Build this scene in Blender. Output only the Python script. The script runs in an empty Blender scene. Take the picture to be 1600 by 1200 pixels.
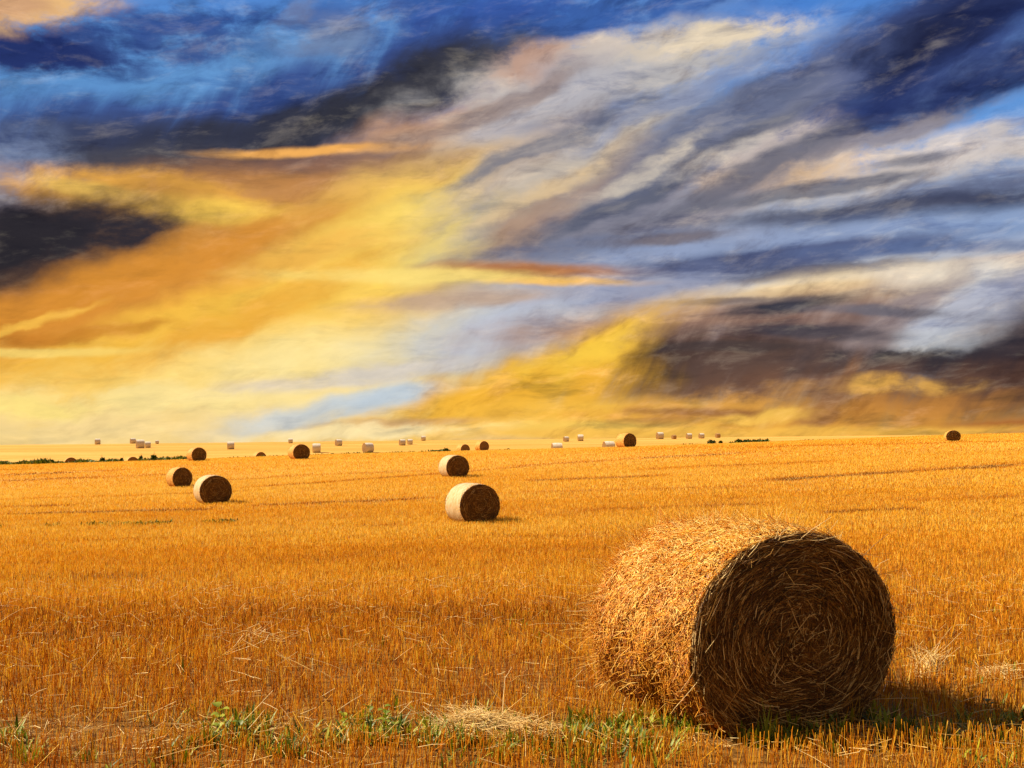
import bpy, math
import numpy as np
from mathutils import Vector

rng = np.random.default_rng(11)
SC = bpy.context.scene
COL = SC.collection
F = 1700.0            # focal length in photo pixels (1600 wide)
HY = 690.0            # eye level row in the photo
CAMZ = 2.08           # camera height above the ground at the big bale
EXPO = 0.95

# ------------------------------------------------------------------ helpers
def lin(c):
    out = []
    for v in c[:3]:
        v = v / 255.0
        out.append(v / 12.92 if v <= 0.04045 else ((v + 0.055) / 1.055) ** 2.4)
    return tuple(out)

def tag(o, label=None, cat=None, group=None, kind=None):
    if label: o['label'] = label
    if cat: o['category'] = cat
    if group: o['group'] = group
    if kind: o['kind'] = kind
    return o

def link(o, parent=None):
    COL.objects.link(o)
    if parent is not None:
        o.parent = parent
    return o

def empty(name, loc, rz=0.0):
    o = bpy.data.objects.new(name, None)
    o.location = loc
    o.rotation_euler = (0, 0, rz)
    o.empty_display_size = 0.3
    return link(o)

def quads_mesh(name, V, Q, mat=None, attrs=None, smooth=False):
    """V (n,3), Q (m,4) -> mesh; attrs: {name: per-vertex float}"""
    me = bpy.data.meshes.new(name)
    V = np.ascontiguousarray(V, dtype=np.float32)
    Q = np.ascontiguousarray(Q, dtype=np.int32)
    k = Q.shape[1]
    me.vertices.add(len(V)); me.vertices.foreach_set('co', V.ravel())
    me.loops.add(Q.size); me.loops.foreach_set('vertex_index', Q.ravel())
    me.polygons.add(len(Q))
    me.polygons.foreach_set('loop_start', np.arange(0, Q.size, k, dtype=np.int32))
    if smooth:
        me.polygons.foreach_set('use_smooth', np.ones(len(Q), dtype=bool))
    for n, a in (attrs or {}).items():
        at = me.attributes.new(n, 'FLOAT', 'POINT')
        at.data.foreach_set('value', np.ascontiguousarray(a, dtype=np.float32))
    me.update(calc_edges=True)
    if mat: me.materials.append(mat)
    return me

def join_geo(parts):
    """parts: list of (V, Q, tone) -> one"""
    Vs, Qs, Ts, n = [], [], [], 0
    for V, Q, T in parts:
        Vs.append(V); Qs.append(Q + n); Ts.append(T); n += len(V)
    return np.concatenate(Vs), np.concatenate(Qs), np.concatenate(Ts)

def hash2(ix, iy, seed):
    h = (ix.astype(np.int64) * 374761393 + iy.astype(np.int64) * 668265263 + seed * 974634777) & 0xFFFFFFFF
    h = ((h ^ (h >> 13)) * 1274126177) & 0xFFFFFFFF
    h = h ^ (h >> 16)
    return (h & 0xFFFF) / 65535.0

def vnoise(x, y, seed=0):
    ix = np.floor(x); iy = np.floor(y)
    fx = x - ix; fy = y - iy
    fx = fx * fx * (3 - 2 * fx); fy = fy * fy * (3 - 2 * fy)
    a = hash2(ix, iy, seed); b = hash2(ix + 1, iy, seed)
    c = hash2(ix, iy + 1, seed); d = hash2(ix + 1, iy + 1, seed)
    return (a * (1 - fx) + b * fx) * (1 - fy) + (c * (1 - fx) + d * fx) * fy

def fbm(x, y, seed=0, oct=4):
    s, a, t = 0, 1.0, 0
    for i in range(oct):
        s = s + a * vnoise(x * 2 ** i, y * 2 ** i, seed + i * 17); t += a; a *= 0.55
    return s / t

# ------------------------------------------------------------------ terrain
CREST = 125.0
_YN = np.array([-60, 0, 7.8, 20, 40, 55, 75, 105.0])
_ZN = np.array([-1.95, -2.05, -2.08, -2.6, -2.93, -2.65, -2.15, -1.1])
_SN = np.array([0, 0, 0.0, 0.010, 0.028, 0.035, 0.040, 0.034])
_CX = np.array([-250, -100, -59, -37, -22, -7.4, 5, 14.7, 29, 50, 62, 110, 250.0])
_CZ = np.array([-4.6, -3.6, -2.8, -2.13, -1.54, -1.18, -0.92, -0.66, -0.12, 0.68, 0.95, 1.4, 1.0])
_DX = np.array([-250, -100, -60, -50, -34, -7, 6, 13, 30, 70, 110, 250.0])
_DZ = np.array([-5.0, -4.2, -3.6, -3.45, -2.85, -1.95, -1.7, -1.5, -1.0, 0.2, 0.6, 0.2])
_YF = np.array([175, 205, 250, 300, 325, 400, 700, 4000.0])
_ZF = np.array([-1.5, -0.95, -0.05, 0.45, 0.62, -0.8, -9.0, -60.0])
_SF = np.array([0.0, 0.006, 0.009, 0.0105, 0.0108, 0.012, 0.004, 0.0])
_YK = np.concatenate([_YN, [CREST, 148.0], _YF])

def pchip_eval(xk, yk, xq):
    """yk (k,n) with xk (k,), xq (n,): monotone cubic for every column"""
    h = np.diff(xk)[:, None]
    d = np.diff(yk, axis=0) / h
    m = np.zeros_like(yk)
    same = d[:-1] * d[1:] > 0
    hm = 3 * (h[:-1] + h[1:]) / ((2 * h[1:] + h[:-1]) / np.where(same, d[:-1], 1) + (h[1:] + 2 * h[:-1]) / np.where(same, d[1:], 1))
    m[1:-1] = np.where(same, hm, 0)
    m[0], m[-1] = d[0], d[-1]
    i = np.clip(np.searchsorted(xk, xq) - 1, 0, len(xk) - 2)
    c = np.arange(len(xq))
    H = h[i, 0]; t = np.clip((xq - xk[i]) / H, 0, 1)
    return ((1 + 2 * t) * (1 - t) ** 2 * yk[i, c] + t * (1 - t) ** 2 * H * m[i, c]
            + t * t * (3 - 2 * t) * yk[i + 1, c] + t * t * (t - 1) * H * m[i + 1, c])

def smooth_tab(xk, zk, X):
    return (np.interp(X - 6, xk, zk) + np.interp(X, xk, zk) + np.interp(X + 6, xk, zk)) / 3

def zt(X, Y):
    X = np.asarray(X, float); Y = np.asarray(Y, float)
    sh = X.shape
    X = X.ravel(); Y = Y.ravel()
    Xn = np.clip(X, -160, 160); Xf = np.clip(X, -420, 420)
    out = np.empty(len(X))
    for a in range(0, len(X), 200000):
        s = slice(a, a + 200000)
        zn = _ZN[:, None] + _SN[:, None] * np.tanh(Xn[s] / 110)[None] * 110
        zf = _ZF[:, None] + _SF[:, None] * Xf[s][None]
        zc = smooth_tab(_CX, _CZ, X[s])[None]; zd = smooth_tab(_DX, _DZ, X[s])[None]
        out[s] = pchip_eval(_YK, np.concatenate([zn, zc, zd, zf]), Y[s])
    out += 0.05 * (vnoise(X / 7 + 40, Y / 5 + 90, 3) - .5)
    return (out + 2.08).reshape(sh)

def zt1(x, y):
    return float(zt(np.array([x]), np.array([y]))[0])

def ground_at(u, y, y0=6.0, y1=340.0):
    """first visible terrain point seen at photo pixel (u, y)"""
    Y = np.linspace(y0, y1, 4000)
    X = (u - 800) / F * Y
    zr = CAMZ - (y - HY) / F * Y
    hit = np.nonzero(zt(X, Y) >= zr)[0]
    i = hit[0] if len(hit) else len(Y) - 1
    return X[i], Y[i]

# ------------------------------------------------------------------ materials
def new_mat(name):
    m = bpy.data.materials.new(name); m.use_nodes = True
    nt = m.node_tree
    return m, nt, nt.nodes['Principled BSDF']

def N(nt, t, **kw):
    n = nt.nodes.new(t)
    for k, v in kw.items():
        if k.startswith('i_'):
            n.inputs[k[2:].replace('_', ' ')].default_value = v
        else:
            setattr(n, k, v)
    return n

def ramp(nt, stops, src=None):
    r = nt.nodes.new('ShaderNodeValToRGB')
    el = r.color_ramp.elements
    while len(el) < len(stops): el.new(0.5)
    for e, (p, c) in zip(el, stops):
        e.position = p; e.color = (*c, 1)
    if src is not None: nt.links.new(src, r.inputs['Fac'])
    return r

def tone_mat(name, stops, rough=0.55, spec=0.3, transl=0.0):
    """straw or leaf material: colour from the per-stalk attribute 'tone'"""
    m, nt, b = new_mat(name)
    a = N(nt, 'ShaderNodeAttribute', attribute_name='tone')
    r = ramp(nt, stops, a.outputs['Fac'])
    nt.links.new(r.outputs['Color'], b.inputs['Base Color'])
    b.inputs['Roughness'].default_value = rough
    b.inputs['Specular IOR Level'].default_value = spec
    if transl:
        t = N(nt, 'ShaderNodeBsdfTranslucent')
        nt.links.new(r.outputs['Color'], t.inputs['Color'])
        mx = N(nt, 'ShaderNodeMixShader'); mx.inputs[0].default_value = transl
        nt.links.new(b.outputs[0], mx.inputs[1]); nt.links.new(t.outputs[0], mx.inputs[2])
        nt.links.new(mx.outputs[0], nt.nodes['Material Output'].inputs['Surface'])
    return m

M = {}
M['stubble'] = tone_mat('stubble_straw', [(0, (.13, .05, .006)), (.22, (.42, .13, .005)), (.5, (.76, .285, .010)), (.8, (.84, .495, .026)), (1, (.90, .64, .15))], .6, .2, .33)
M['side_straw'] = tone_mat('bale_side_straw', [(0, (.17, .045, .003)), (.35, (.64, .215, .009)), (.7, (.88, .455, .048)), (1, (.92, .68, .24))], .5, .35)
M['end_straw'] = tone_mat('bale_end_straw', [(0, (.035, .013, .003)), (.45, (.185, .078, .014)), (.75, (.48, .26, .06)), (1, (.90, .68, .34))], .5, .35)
M['pale_straw'] = tone_mat('loose_pale_straw', [(0, (.40, .20, .05)), (.5, (.74, .46, .13)), (1, (.84, .66, .33))], .5, .35)
M['green'] = tone_mat('weed_green', [(0, (.045, .075, .003)), (.5, (.17, .22, .007)), (1, (.42, .40, .018))], .5, .35, .25)
M['hedge'] = tone_mat('verge_green', [(0, (.012, .028, .004)), (.5, (.06, .095, .008)), (.85, (.22, .24, .012)), (1, (.36, .22, .05))], .6, .2, .15)

def ground_mat():
    m, nt, b = new_mat('field_soil_and_straw')
    L = nt.links.new
    tc = N(nt, 'ShaderNodeTexCoord')
    geo = N(nt, 'ShaderNodeNewGeometry')
    mp = N(nt, 'ShaderNodeMapping'); mp.inputs['Scale'].default_value = (.045, .55, .3)
    L(geo.outputs['Position'], mp.inputs['Vector'])
    n1 = N(nt, 'ShaderNodeTexNoise', i_Scale=1.0, i_Detail=6.0, i_Roughness=.62)
    L(mp.outputs[0], n1.inputs['Vector'])
    mp2 = N(nt, 'ShaderNodeMapping'); mp2.inputs['Scale'].default_value = (.006, .05, .1)
    mp2.inputs['Rotation'].default_value = (0, 0, math.radians(-7))
    L(geo.outputs['Position'], mp2.inputs['Vector'])
    n2 = N(nt, 'ShaderNodeTexNoise', i_Scale=1.0, i_Detail=5.0, i_Roughness=.55)
    L(mp2.outputs[0], n2.inputs['Vector'])
    n3 = N(nt, 'ShaderNodeTexNoise', i_Scale=9.0, i_Detail=5.0, i_Roughness=.7)
    L(geo.outputs['Position'], n3.inputs['Vector'])
    s = N(nt, 'ShaderNodeMath', operation='ADD'); L(n1.outputs['Fac'], s.inputs[0]); L(n2.outputs['Fac'], s.inputs[1])
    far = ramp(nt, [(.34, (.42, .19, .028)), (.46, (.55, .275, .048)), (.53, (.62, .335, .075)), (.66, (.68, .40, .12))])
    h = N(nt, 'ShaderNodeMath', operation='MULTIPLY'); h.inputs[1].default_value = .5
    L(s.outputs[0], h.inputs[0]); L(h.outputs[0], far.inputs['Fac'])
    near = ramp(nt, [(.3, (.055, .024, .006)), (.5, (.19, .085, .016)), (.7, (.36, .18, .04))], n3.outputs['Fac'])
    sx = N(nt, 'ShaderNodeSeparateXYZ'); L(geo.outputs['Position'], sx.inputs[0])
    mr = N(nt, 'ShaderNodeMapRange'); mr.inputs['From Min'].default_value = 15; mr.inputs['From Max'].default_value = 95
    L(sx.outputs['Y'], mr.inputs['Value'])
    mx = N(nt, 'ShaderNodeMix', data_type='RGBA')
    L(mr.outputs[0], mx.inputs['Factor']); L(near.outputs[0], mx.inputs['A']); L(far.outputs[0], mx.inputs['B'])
    L(mx.outputs['Result'], b.inputs['Base Color'])
    b.inputs['Roughness'].default_value = .9; b.inputs['Specular IOR Level'].default_value = .1
    bp = N(nt, 'ShaderNodeBump'); bp.inputs['Strength'].default_value = .7; bp.inputs['Distance'].default_value = .06
    L(n3.outputs['Fac'], bp.inputs['Height']); L(bp.outputs[0], b.inputs['Normal'])
    return m
M['ground'] = ground_mat()

def roll_mat(name, dark, mid, light, ring=True, rough=.75):
    """round end of a bale: streaks that run round the roll"""
    m, nt, b = new_mat(name); L = nt.links.new
    tc = N(nt, 'ShaderNodeTexCoord'); sx = N(nt, 'ShaderNodeSeparateXYZ'); L(tc.outputs['Object'], sx.inputs[0])
    zc = N(nt, 'ShaderNodeMath', operation='SUBTRACT'); zc.inputs[1].default_value = .7; L(sx.outputs['Z'], zc.inputs[0])
    cb = N(nt, 'ShaderNodeCombineXYZ'); L(sx.outputs['X'], cb.inputs[0]); L(zc.outputs[0], cb.inputs[1])
    ln = N(nt, 'ShaderNodeVectorMath', operation='LENGTH'); L(cb.outputs[0], ln.inputs[0])
    an = N(nt, 'ShaderNodeMath', operation='ARCTAN2'); L(zc.outputs[0], an.inputs[0]); L(sx.outputs['X'], an.inputs[1])
    sp = N(nt, 'ShaderNodeMath', operation='MULTIPLY_ADD'); L(an.outputs[0], sp.inputs[0]); sp.inputs[1].default_value = .012; L(ln.outputs[1] if len(ln.outputs) > 1 else ln.outputs['Value'], sp.inputs[2])
    c2 = N(nt, 'ShaderNodeCombineXYZ')
    k1 = N(nt, 'ShaderNodeMath', operation='MULTIPLY'); k1.inputs[1].default_value = 30.; L(sp.outputs[0], k1.inputs[0]); L(k1.outputs[0], c2.inputs[0])
    k2 = N(nt, 'ShaderNodeMath', operation='MULTIPLY'); k2.inputs[1].default_value = 2.6; L(an.outputs[0], k2.inputs[0]); L(k2.outputs[0], c2.inputs[1])
    n1 = N(nt, 'ShaderNodeTexNoise', i_Scale=1.0, i_Detail=6.0, i_Roughness=.7, i_Distortion=.6); L(c2.outputs[0], n1.inputs['Vector'])
    r = ramp(nt, [(.30, dark), (.5, mid), (.68, light)], n1.outputs['Fac'])
    L(r.outputs[0], b.inputs['Base Color']); b.inputs['Roughness'].default_value = rough
    b.inputs['Specular IOR Level'].default_value = .2
    bp = N(nt, 'ShaderNodeBump'); bp.inputs['Strength'].default_value = .9; bp.inputs['Distance'].default_value = .03
    L(n1.outputs['Fac'], bp.inputs['Height']); L(bp.outputs[0], b.inputs['Normal'])
    return m
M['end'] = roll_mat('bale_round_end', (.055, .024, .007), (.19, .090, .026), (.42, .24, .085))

def side_mat(name, a, c, e, scale=(3, 9, 9), thr=(.35, .5, .66), rough=.7, bump=.5):
    m, nt, b = new_mat(name); L = nt.links.new
    tc = N(nt, 'ShaderNodeTexCoord')
    mp = N(nt, 'ShaderNodeMapping'); mp.inputs['Scale'].default_value = scale; L(tc.outputs['Object'], mp.inputs[0])
    n1 = N(nt, 'ShaderNodeTexNoise', i_Scale=2.0, i_Detail=7.0, i_Roughness=.65); L(mp.outputs[0], n1.inputs['Vector'])
    r = ramp(nt, [(thr[0], a), (thr[1], c), (thr[2], e)], n1.outputs['Fac'])
    L(r.outputs[0], b.inputs['Base Color']); b.inputs['Roughness'].default_value = rough
    b.inputs['Specular IOR Level'].default_value = .25
    bp = N(nt, 'ShaderNodeBump'); bp.inputs['Strength'].default_value = bump; bp.inputs['Distance'].default_value = .03
    L(n1.outputs['Fac'], bp.inputs['Height']); L(bp.outputs[0], b.inputs['Normal'])
    return m
M['net'] = side_mat('white_net_wrap', (.38, .18, .04), (.48, .315, .145), (.55, .42, .26), (2, 7, 3), (.27, .43, .6))
M['net_pale'] = side_mat('pale_net_wrap', (.46, .30, .15), (.64, .54, .44), (.74, .67, .60), (2, 7, 3), (.27, .43, .6))
M['side'] = side_mat('straw_roll_side', (.30, .11, .015), (.58, .26, .045), (.72, .42, .12), (2, 10, 4))
M['tan'] = side_mat('tan_roll_side', (.30, .14, .05), (.50, .28, .11), (.62, .40, .20), (2, 8, 3))

# ------------------------------------------------------------------ strand builders
def prisms(P0, P1, r0, r1, tone, flat=False):
    """one straight three-sided (or flat) stalk per row of P0 -> P1"""
    n = len(P0)
    d = P1 - P0
    d = d / np.maximum(np.linalg.norm(d, axis=1, keepdims=True), 1e-9)
    ref = np.where(np.abs(d[:, 2:3]) > .8, np.array([[1., 0, 0]]), np.array([[0, 0, 1.]]))
    s = np.cross(d, ref); s /= np.linalg.norm(s, axis=1, keepdims=True)
    t = np.cross(d, s)
    ph = rng.random(n) * 6.283
    k = 2 if flat else 3
    V = np.empty((n, 2 * k, 3))
    for i in range(k):
        a = ph + i * 2 * math.pi / k
        o = s * np.cos(a)[:, None] + t * np.sin(a)[:, None]
        V[:, i] = P0 + o * np.reshape(r0, (-1, 1)); V[:, k + i] = P1 + o * np.reshape(r1, (-1, 1))
    base = (np.arange(n) * 2 * k)[:, None]
    if flat:
        Q = base + np.array([[0, 1, 3, 2]])
    else:
        Q = (base[:, :, None] + np.array([[[0, 1, 4, 3], [1, 2, 5, 4], [2, 0, 3, 5]]])).reshape(-1, 4)
    return V.reshape(-1, 3), Q, np.repeat(tone, 2 * k)

def strands(P, r, tone):
    """P (n,k,3) polylines -> three-sided tapering stalks"""
    n, k, _ = P.shape
    d = np.gradient(P, axis=1)
    d /= np.maximum(np.linalg.norm(d, axis=2, keepdims=True), 1e-9)
    ref = rng.normal(size=(n, 1, 3))
    s = np.cross(d, ref); s /= np.maximum(np.linalg.norm(s, axis=2, keepdims=True), 1e-9)
    t = np.cross(d, s)
    taper = np.linspace(1.0, .6, k)[None, :, None]
    R = np.reshape(r, (-1, 1, 1)) * taper
    V = np.empty((n, k, 3, 3))
    for i in range(3):
        a = i * 2 * math.pi / 3
        V[:, :, i] = P + (s * math.cos(a) + t * math.sin(a)) * R
    idx = np.arange(n * k * 3).reshape(n, k, 3)
    qs = []
    for i in range(3):
        j = (i + 1) % 3
        qs.append(np.stack([idx[:, :-1, i], idx[:, :-1, j], idx[:, 1:, j], idx[:, 1:, i]], -1).reshape(-1, 4))
    return V.reshape(-1, 3), np.concatenate(qs), np.repeat(tone, k * 3)

# ------------------------------------------------------------------ bales
def section(phi, W=.80, R=.765, zc=.675):
    """outline of a sagging round bale: flat where it sits"""
    x = W * np.cos(phi); z = zc + R * np.sin(phi)
    low = z < 0
    x = np.where(low, x * .98, x)
    return x, np.maximum(z, 0.0)

def roll_geo(W, L, nphi, ny, amp, seed, bulge=.02):
    phi = np.linspace(0, 2 * math.pi, nphi, endpoint=False)
    y = np.linspace(-L / 2, L / 2, ny)
    PH, YY = np.meshgrid(phi, y, indexing='ij')
    x, z = section(PH, W)
    cx = np.cos(PH); cz = np.sin(PH)
    n = (fbm(np.cos(PH) * 3 + 9, YY * 4 + np.sin(PH) * 3 + 20, seed) - .5) * amp + bulge * (1 - (2 * YY / L) ** 2)
    x = x + cx * n; z = np.maximum(z + cz * n, 0)
    V = np.stack([x, YY, z], -1).reshape(-1, 3)
    i = np.arange(nphi * ny).reshape(nphi, ny)
    a = i; b = np.roll(i, -1, axis=0)
    Q = np.stack([a[:, :-1], b[:, :-1], b[:, 1:], a[:, 1:]], -1).reshape(-1, 4)
    return V, Q

def disc_geo(W, y0, sgn, nphi, nr, amp, seed, dome=.03):
    phi = np.linspace(0, 2 * math.pi, nphi, endpoint=False)
    r = np.linspace(0.02, 1, nr)
    PH, RR = np.meshgrid(phi, r, indexing='ij')
    x, z = section(PH, W)
    x = x * RR; z = .675 + (z - .675) * RR
    yy = y0 + sgn * (dome * (1 - RR ** 2) + (fbm(x * 6 + 30, z * 6 + 50, seed) - .5) * amp * (RR < .99))
    V = np.stack([x, yy, z], -1).reshape(-1, 3)
    i = np.arange(nphi * nr).reshape(nphi, nr)
    a = i; b = np.roll(i, -1, axis=0)
    Q = np.stack([a[:, :-1], b[:, :-1], b[:, 1:], a[:, 1:]], -1).reshape(-1, 4)
    if sgn > 0: Q = Q[:, ::-1]
    return V, Q

def add_mesh(name, geo, mat, parent, tone=None, smooth=True):
    me = quads_mesh(name, geo[0], geo[1], mat, {'tone': geo[2]} if len(geo) > 2 else None, smooth)
    return link(bpy.data.objects.new(name, me), parent)

def big_bale(loc, rz, W=.92, L=1.3):
    root = empty('straw_bale', loc, rz)
    # ---- curved side with its thatch of straw
    V, Q = roll_geo(W, L, 160, 60, .07, 5, .035)
    parts = [(V, Q, np.full(len(V), .02))]
    n = 16000
    ph = rng.random(n) * 2 * math.pi
    ph = np.where(rng.random(n) < .75, math.pi * (.28 + rng.random(n) * 1.0), ph)   # most where it shows: top and sunny side
    yy = (rng.random(n) - .5) * (L + .04)
    def surf(ph, yy, out):
        x, z = section(ph, W)
        b = .035 * (1 - np.clip(2 * yy / L, -1, 1) ** 2) + (fbm(np.cos(ph) * 3 + 9, yy * 4 + np.sin(ph) * 3 + 20, 5) - .5) * .07
        nx, nz = np.cos(ph) / W, np.sin(ph) / .765
        nn = np.hypot(nx, nz)
        return np.stack([x + nx / nn * (out + b), yy, np.maximum(z + nz / nn * (out + b), .004)], -1)
    ln = rng.gamma(3.0, .024, n) + .035
    ang = rng.normal(0, 1.15, n)                       # 0 = round the roll
    dph = np.cos(ang) * ln / .8; dy = np.sin(ang) * ln
    lift = np.abs(rng.normal(0, .017, n)) * (1 + 1.2 * (rng.random(n) < .10))
    lift2 = -np.abs(rng.normal(0, .008, n))
    k = 3
    P = np.empty((n, k, 3))
    bend = rng.normal(0, .05, n)
    for i, t in enumerate(np.linspace(0, 1, k)):
        P[:, i] = surf(ph + dph * t + bend * dy * t * (1 - t) * 3, np.clip(yy + dy * t + bend * ln * t * (1 - t) * 3, -L / 2 - .006, L / 2 + .03), .012 + lift2 * (1 - t) + lift * t ** 1.3)
    tone = np.clip(rng.beta(1.5, 1.4, n) + .42 * (P[:, 1, 2] - .85), 0, 1)  # bleached top; sun falloff down the side is also put into the colour
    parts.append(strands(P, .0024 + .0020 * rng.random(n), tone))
    # wild ends that break the silhouette, thickest at the far rim
    n = 1300
    ph = math.pi * (.15 + rng.random(n) * 1.05)
    yy = np.where(rng.random(n) < .62, L / 2 - np.abs(rng.normal(0, .07, n)), (rng.random(n) - .5) * L)
    p0 = surf(ph, yy, .0)
    nrm = np.stack([np.cos(ph), np.zeros(n), np.sin(ph)], -1)
    dr = nrm + rng.normal(0, .55, (n, 3)) + np.array([0, .25, .12])
    dr /= np.linalg.norm(dr, axis=1, keepdims=True)
    ln = .05 + rng.gamma(2.0, .045, n)
    sag = rng.normal(0, .14, (n, 3))
    P = np.stack([p0, p0 + dr * ln[:, None] * .5 + sag * ln[:, None] * .4, p0 + dr * ln[:, None]], 1)
    P[..., 2] = np.maximum(P[..., 2], .005)
    parts.append(strands(P, .0017 + .0010 * rng.random(n), np.clip(rng.beta(3, 1.6, n), 0, 1)))
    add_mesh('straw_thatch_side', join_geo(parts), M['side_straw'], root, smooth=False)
    # ---- both round ends
    for sgn, cnt in ((-1, 15000), (1, 2500)):
        y0 = sgn * L / 2
        V, Q = disc_geo(W, y0, sgn, 120, 50, .05, 8)
        parts = [(V, Q, np.full(len(V), .0))]
        n = cnt
        rr = np.sqrt(rng.random(n)) * 1.0
        rr = np.where(rng.random(n) < .14, rng.random(n) * .35, rr)
        ph = rng.random(n) * 2 * math.pi
        ln = .06 + rng.gamma(3.2, .052, n)
        mess = np.where(rr < .34, .85, .24) + .65 * (rng.random(n) < .14)
        ang = rng.normal(.06, 1, n) * mess
        k = 4
        P = np.empty((n, k, 3))
        lift = np.abs(rng.normal(0, .016, n)) + .05 * (rng.random(n) < .04) * rng.random(n)
        start = .004 + .022 * rng.random(n)
        for i, t in enumerate(np.linspace(-.5, .5, k)):
            s_ = ln * t
            reff = np.maximum(rr * .8, .10)
            # along the round, tilted by ang towards the rim
            f = ph + np.cos(ang) * s_ / reff
            q = rr + np.sin(ang) * s_ / .8
            q = np.clip(q, 0, 1.0 + .02 * rng.random(n))
            x, z = section(f, W)
            P[:, i, 0] = x * q; P[:, i, 2] = np.maximum(.675 + (z - .675) * q, .006)
            P[:, i, 1] = y0 + sgn * (.03 * (1 - np.clip(q, 0, 1) ** 2) + start + lift * (t + .5))
        tone = np.clip(rng.beta(1.2, 1.9, n) + .5 * (rng.random(n) < .13), 0, 1)
        parts.append(strands(P, .0024 + .0020 * rng.random(n), tone))
        if sgn < 0:       # a few long loose stalks that cross the swirl and stick out of the rim
            n = 650
            ph = rng.random(n) * 2 * math.pi
            rr = np.where(rng.random(n) < .5, .9 + .1 * rng.random(n), np.sqrt(rng.random(n)))
            x, z = section(ph, W)
            p0 = np.stack([x * rr, np.full(n, y0) - .03, .675 + (z - .675) * rr], -1)
            tang = np.stack([-np.sin(ph), np.zeros(n), np.cos(ph)], -1) * rng.choice([-1, 1], n, p=[.7, .3])[:, None]
            dr = tang + rng.normal(0, .45, (n, 3)) + np.stack([np.cos(ph), np.full(n, -.25), np.sin(ph)], -1) * .25
            dr /= np.linalg.norm(dr, axis=1, keepdims=True)
            ln = .06 + rng.gamma(2.2, .05, n)
            P = np.stack([p0, p0 + dr * ln[:, None] * .5 + rng.normal(0, .012, (n, 3)), p0 + dr * ln[:, None]], 1)
            P[..., 1] = np.minimum(P[..., 1], y0 - .012)
            P[..., 2] = np.maximum(P[..., 2], .01)
            parts.append(strands(P, .0017 + .001 * rng.random(n), .45 + .55 * rng.random(n)))
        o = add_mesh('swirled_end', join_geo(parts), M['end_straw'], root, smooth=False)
    return root

def field_bale(side, fuzz, W=.80, L=1.25, seed=1):
    root = empty('straw_bale', (0, 0, 0))
    ribs = side == 'side'
    V, Q = roll_geo(W, L, 72, 26, .05 if ribs else .025, seed, .025)
    roll = (V, Q, np.full(len(V), .5))
    shell = (V, Q)
    nq = len(Q); fr = None
    for sgn in (-1, 1):
        V, Q = disc_geo(W, sgn * L / 2, sgn, 64, 14, .03, seed + 3)
        oe = None
        if fuzz:
            n = 1100
            rr = np.sqrt(rng.random(n)); ph = rng.random(n) * 6.283; ln = .08 + rng.gamma(2, .06, n)
            ang = rng.normal(0, .35, n) + (rng.random(n) < .15) * rng.normal(0, 1, n)
            Pn = np.empty((n, 3, 3))
            for i_, t in enumerate((-.5, 0, .5)):
                f = ph + np.cos(ang) * ln * t / np.maximum(rr * .8, .12); q = np.clip(rr + np.sin(ang) * ln * t / .8, 0, 1.01)
                x, z = section(f, W)
                Pn[:, i_] = np.stack([x * q, sgn * (L / 2 + .03 * (1 - q ** 2) + .012 + .012 * rng.random(n)), np.maximum(.675 + (z - .675) * q, .01)], -1)
            st = strands(Pn, .005 + .003 * rng.random(n), rng.beta(1.3, 1.8, n))
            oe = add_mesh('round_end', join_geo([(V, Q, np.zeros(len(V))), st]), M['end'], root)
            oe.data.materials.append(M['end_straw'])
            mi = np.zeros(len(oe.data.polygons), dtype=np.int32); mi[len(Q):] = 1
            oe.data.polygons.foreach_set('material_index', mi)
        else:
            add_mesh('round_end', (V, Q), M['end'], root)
    if fuzz:
        n = fuzz
        ph = rng.random(n) * 2 * math.pi
        x, z = section(ph, W)
        e = np.where(rng.random(n) < .7, -1, 1) * L / 2
        p0 = np.stack([x, e * (1 - .1 * rng.random(n)), z], -1)
        dr = np.stack([np.cos(ph), np.zeros(n), np.sin(ph)], -1) * .5 + rng.normal(0, .6, (n, 3))
        dr /= np.linalg.norm(dr, axis=1, keepdims=True)
        p1 = p0 + dr * (.04 + .09 * rng.random(n))[:, None]
        p1[:, 2] = np.maximum(p1[:, 2], .005)
        fr = prisms(p0, p1, .006 + 0 * ph, .002 + 0 * ph, rng.random(n))
    o = add_mesh('net_wrap' if side[:3] == 'net' else 'straw_side', join_geo([roll, fr]) if fr else roll, M[side], root)
    if fr:
        o.data.materials.append(M['side_straw'])
        mi = np.zeros(len(o.data.polygons), dtype=np.int32); mi[nq:] = 1
        o.data.polygons.foreach_set('material_index', mi)
    return root

def copy_tree(o):
    c = o.copy(); COL.objects.link(c)
    for ch in o.children:
        d = ch.copy(); COL.objects.link(d); d.parent = c
    return c

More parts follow.
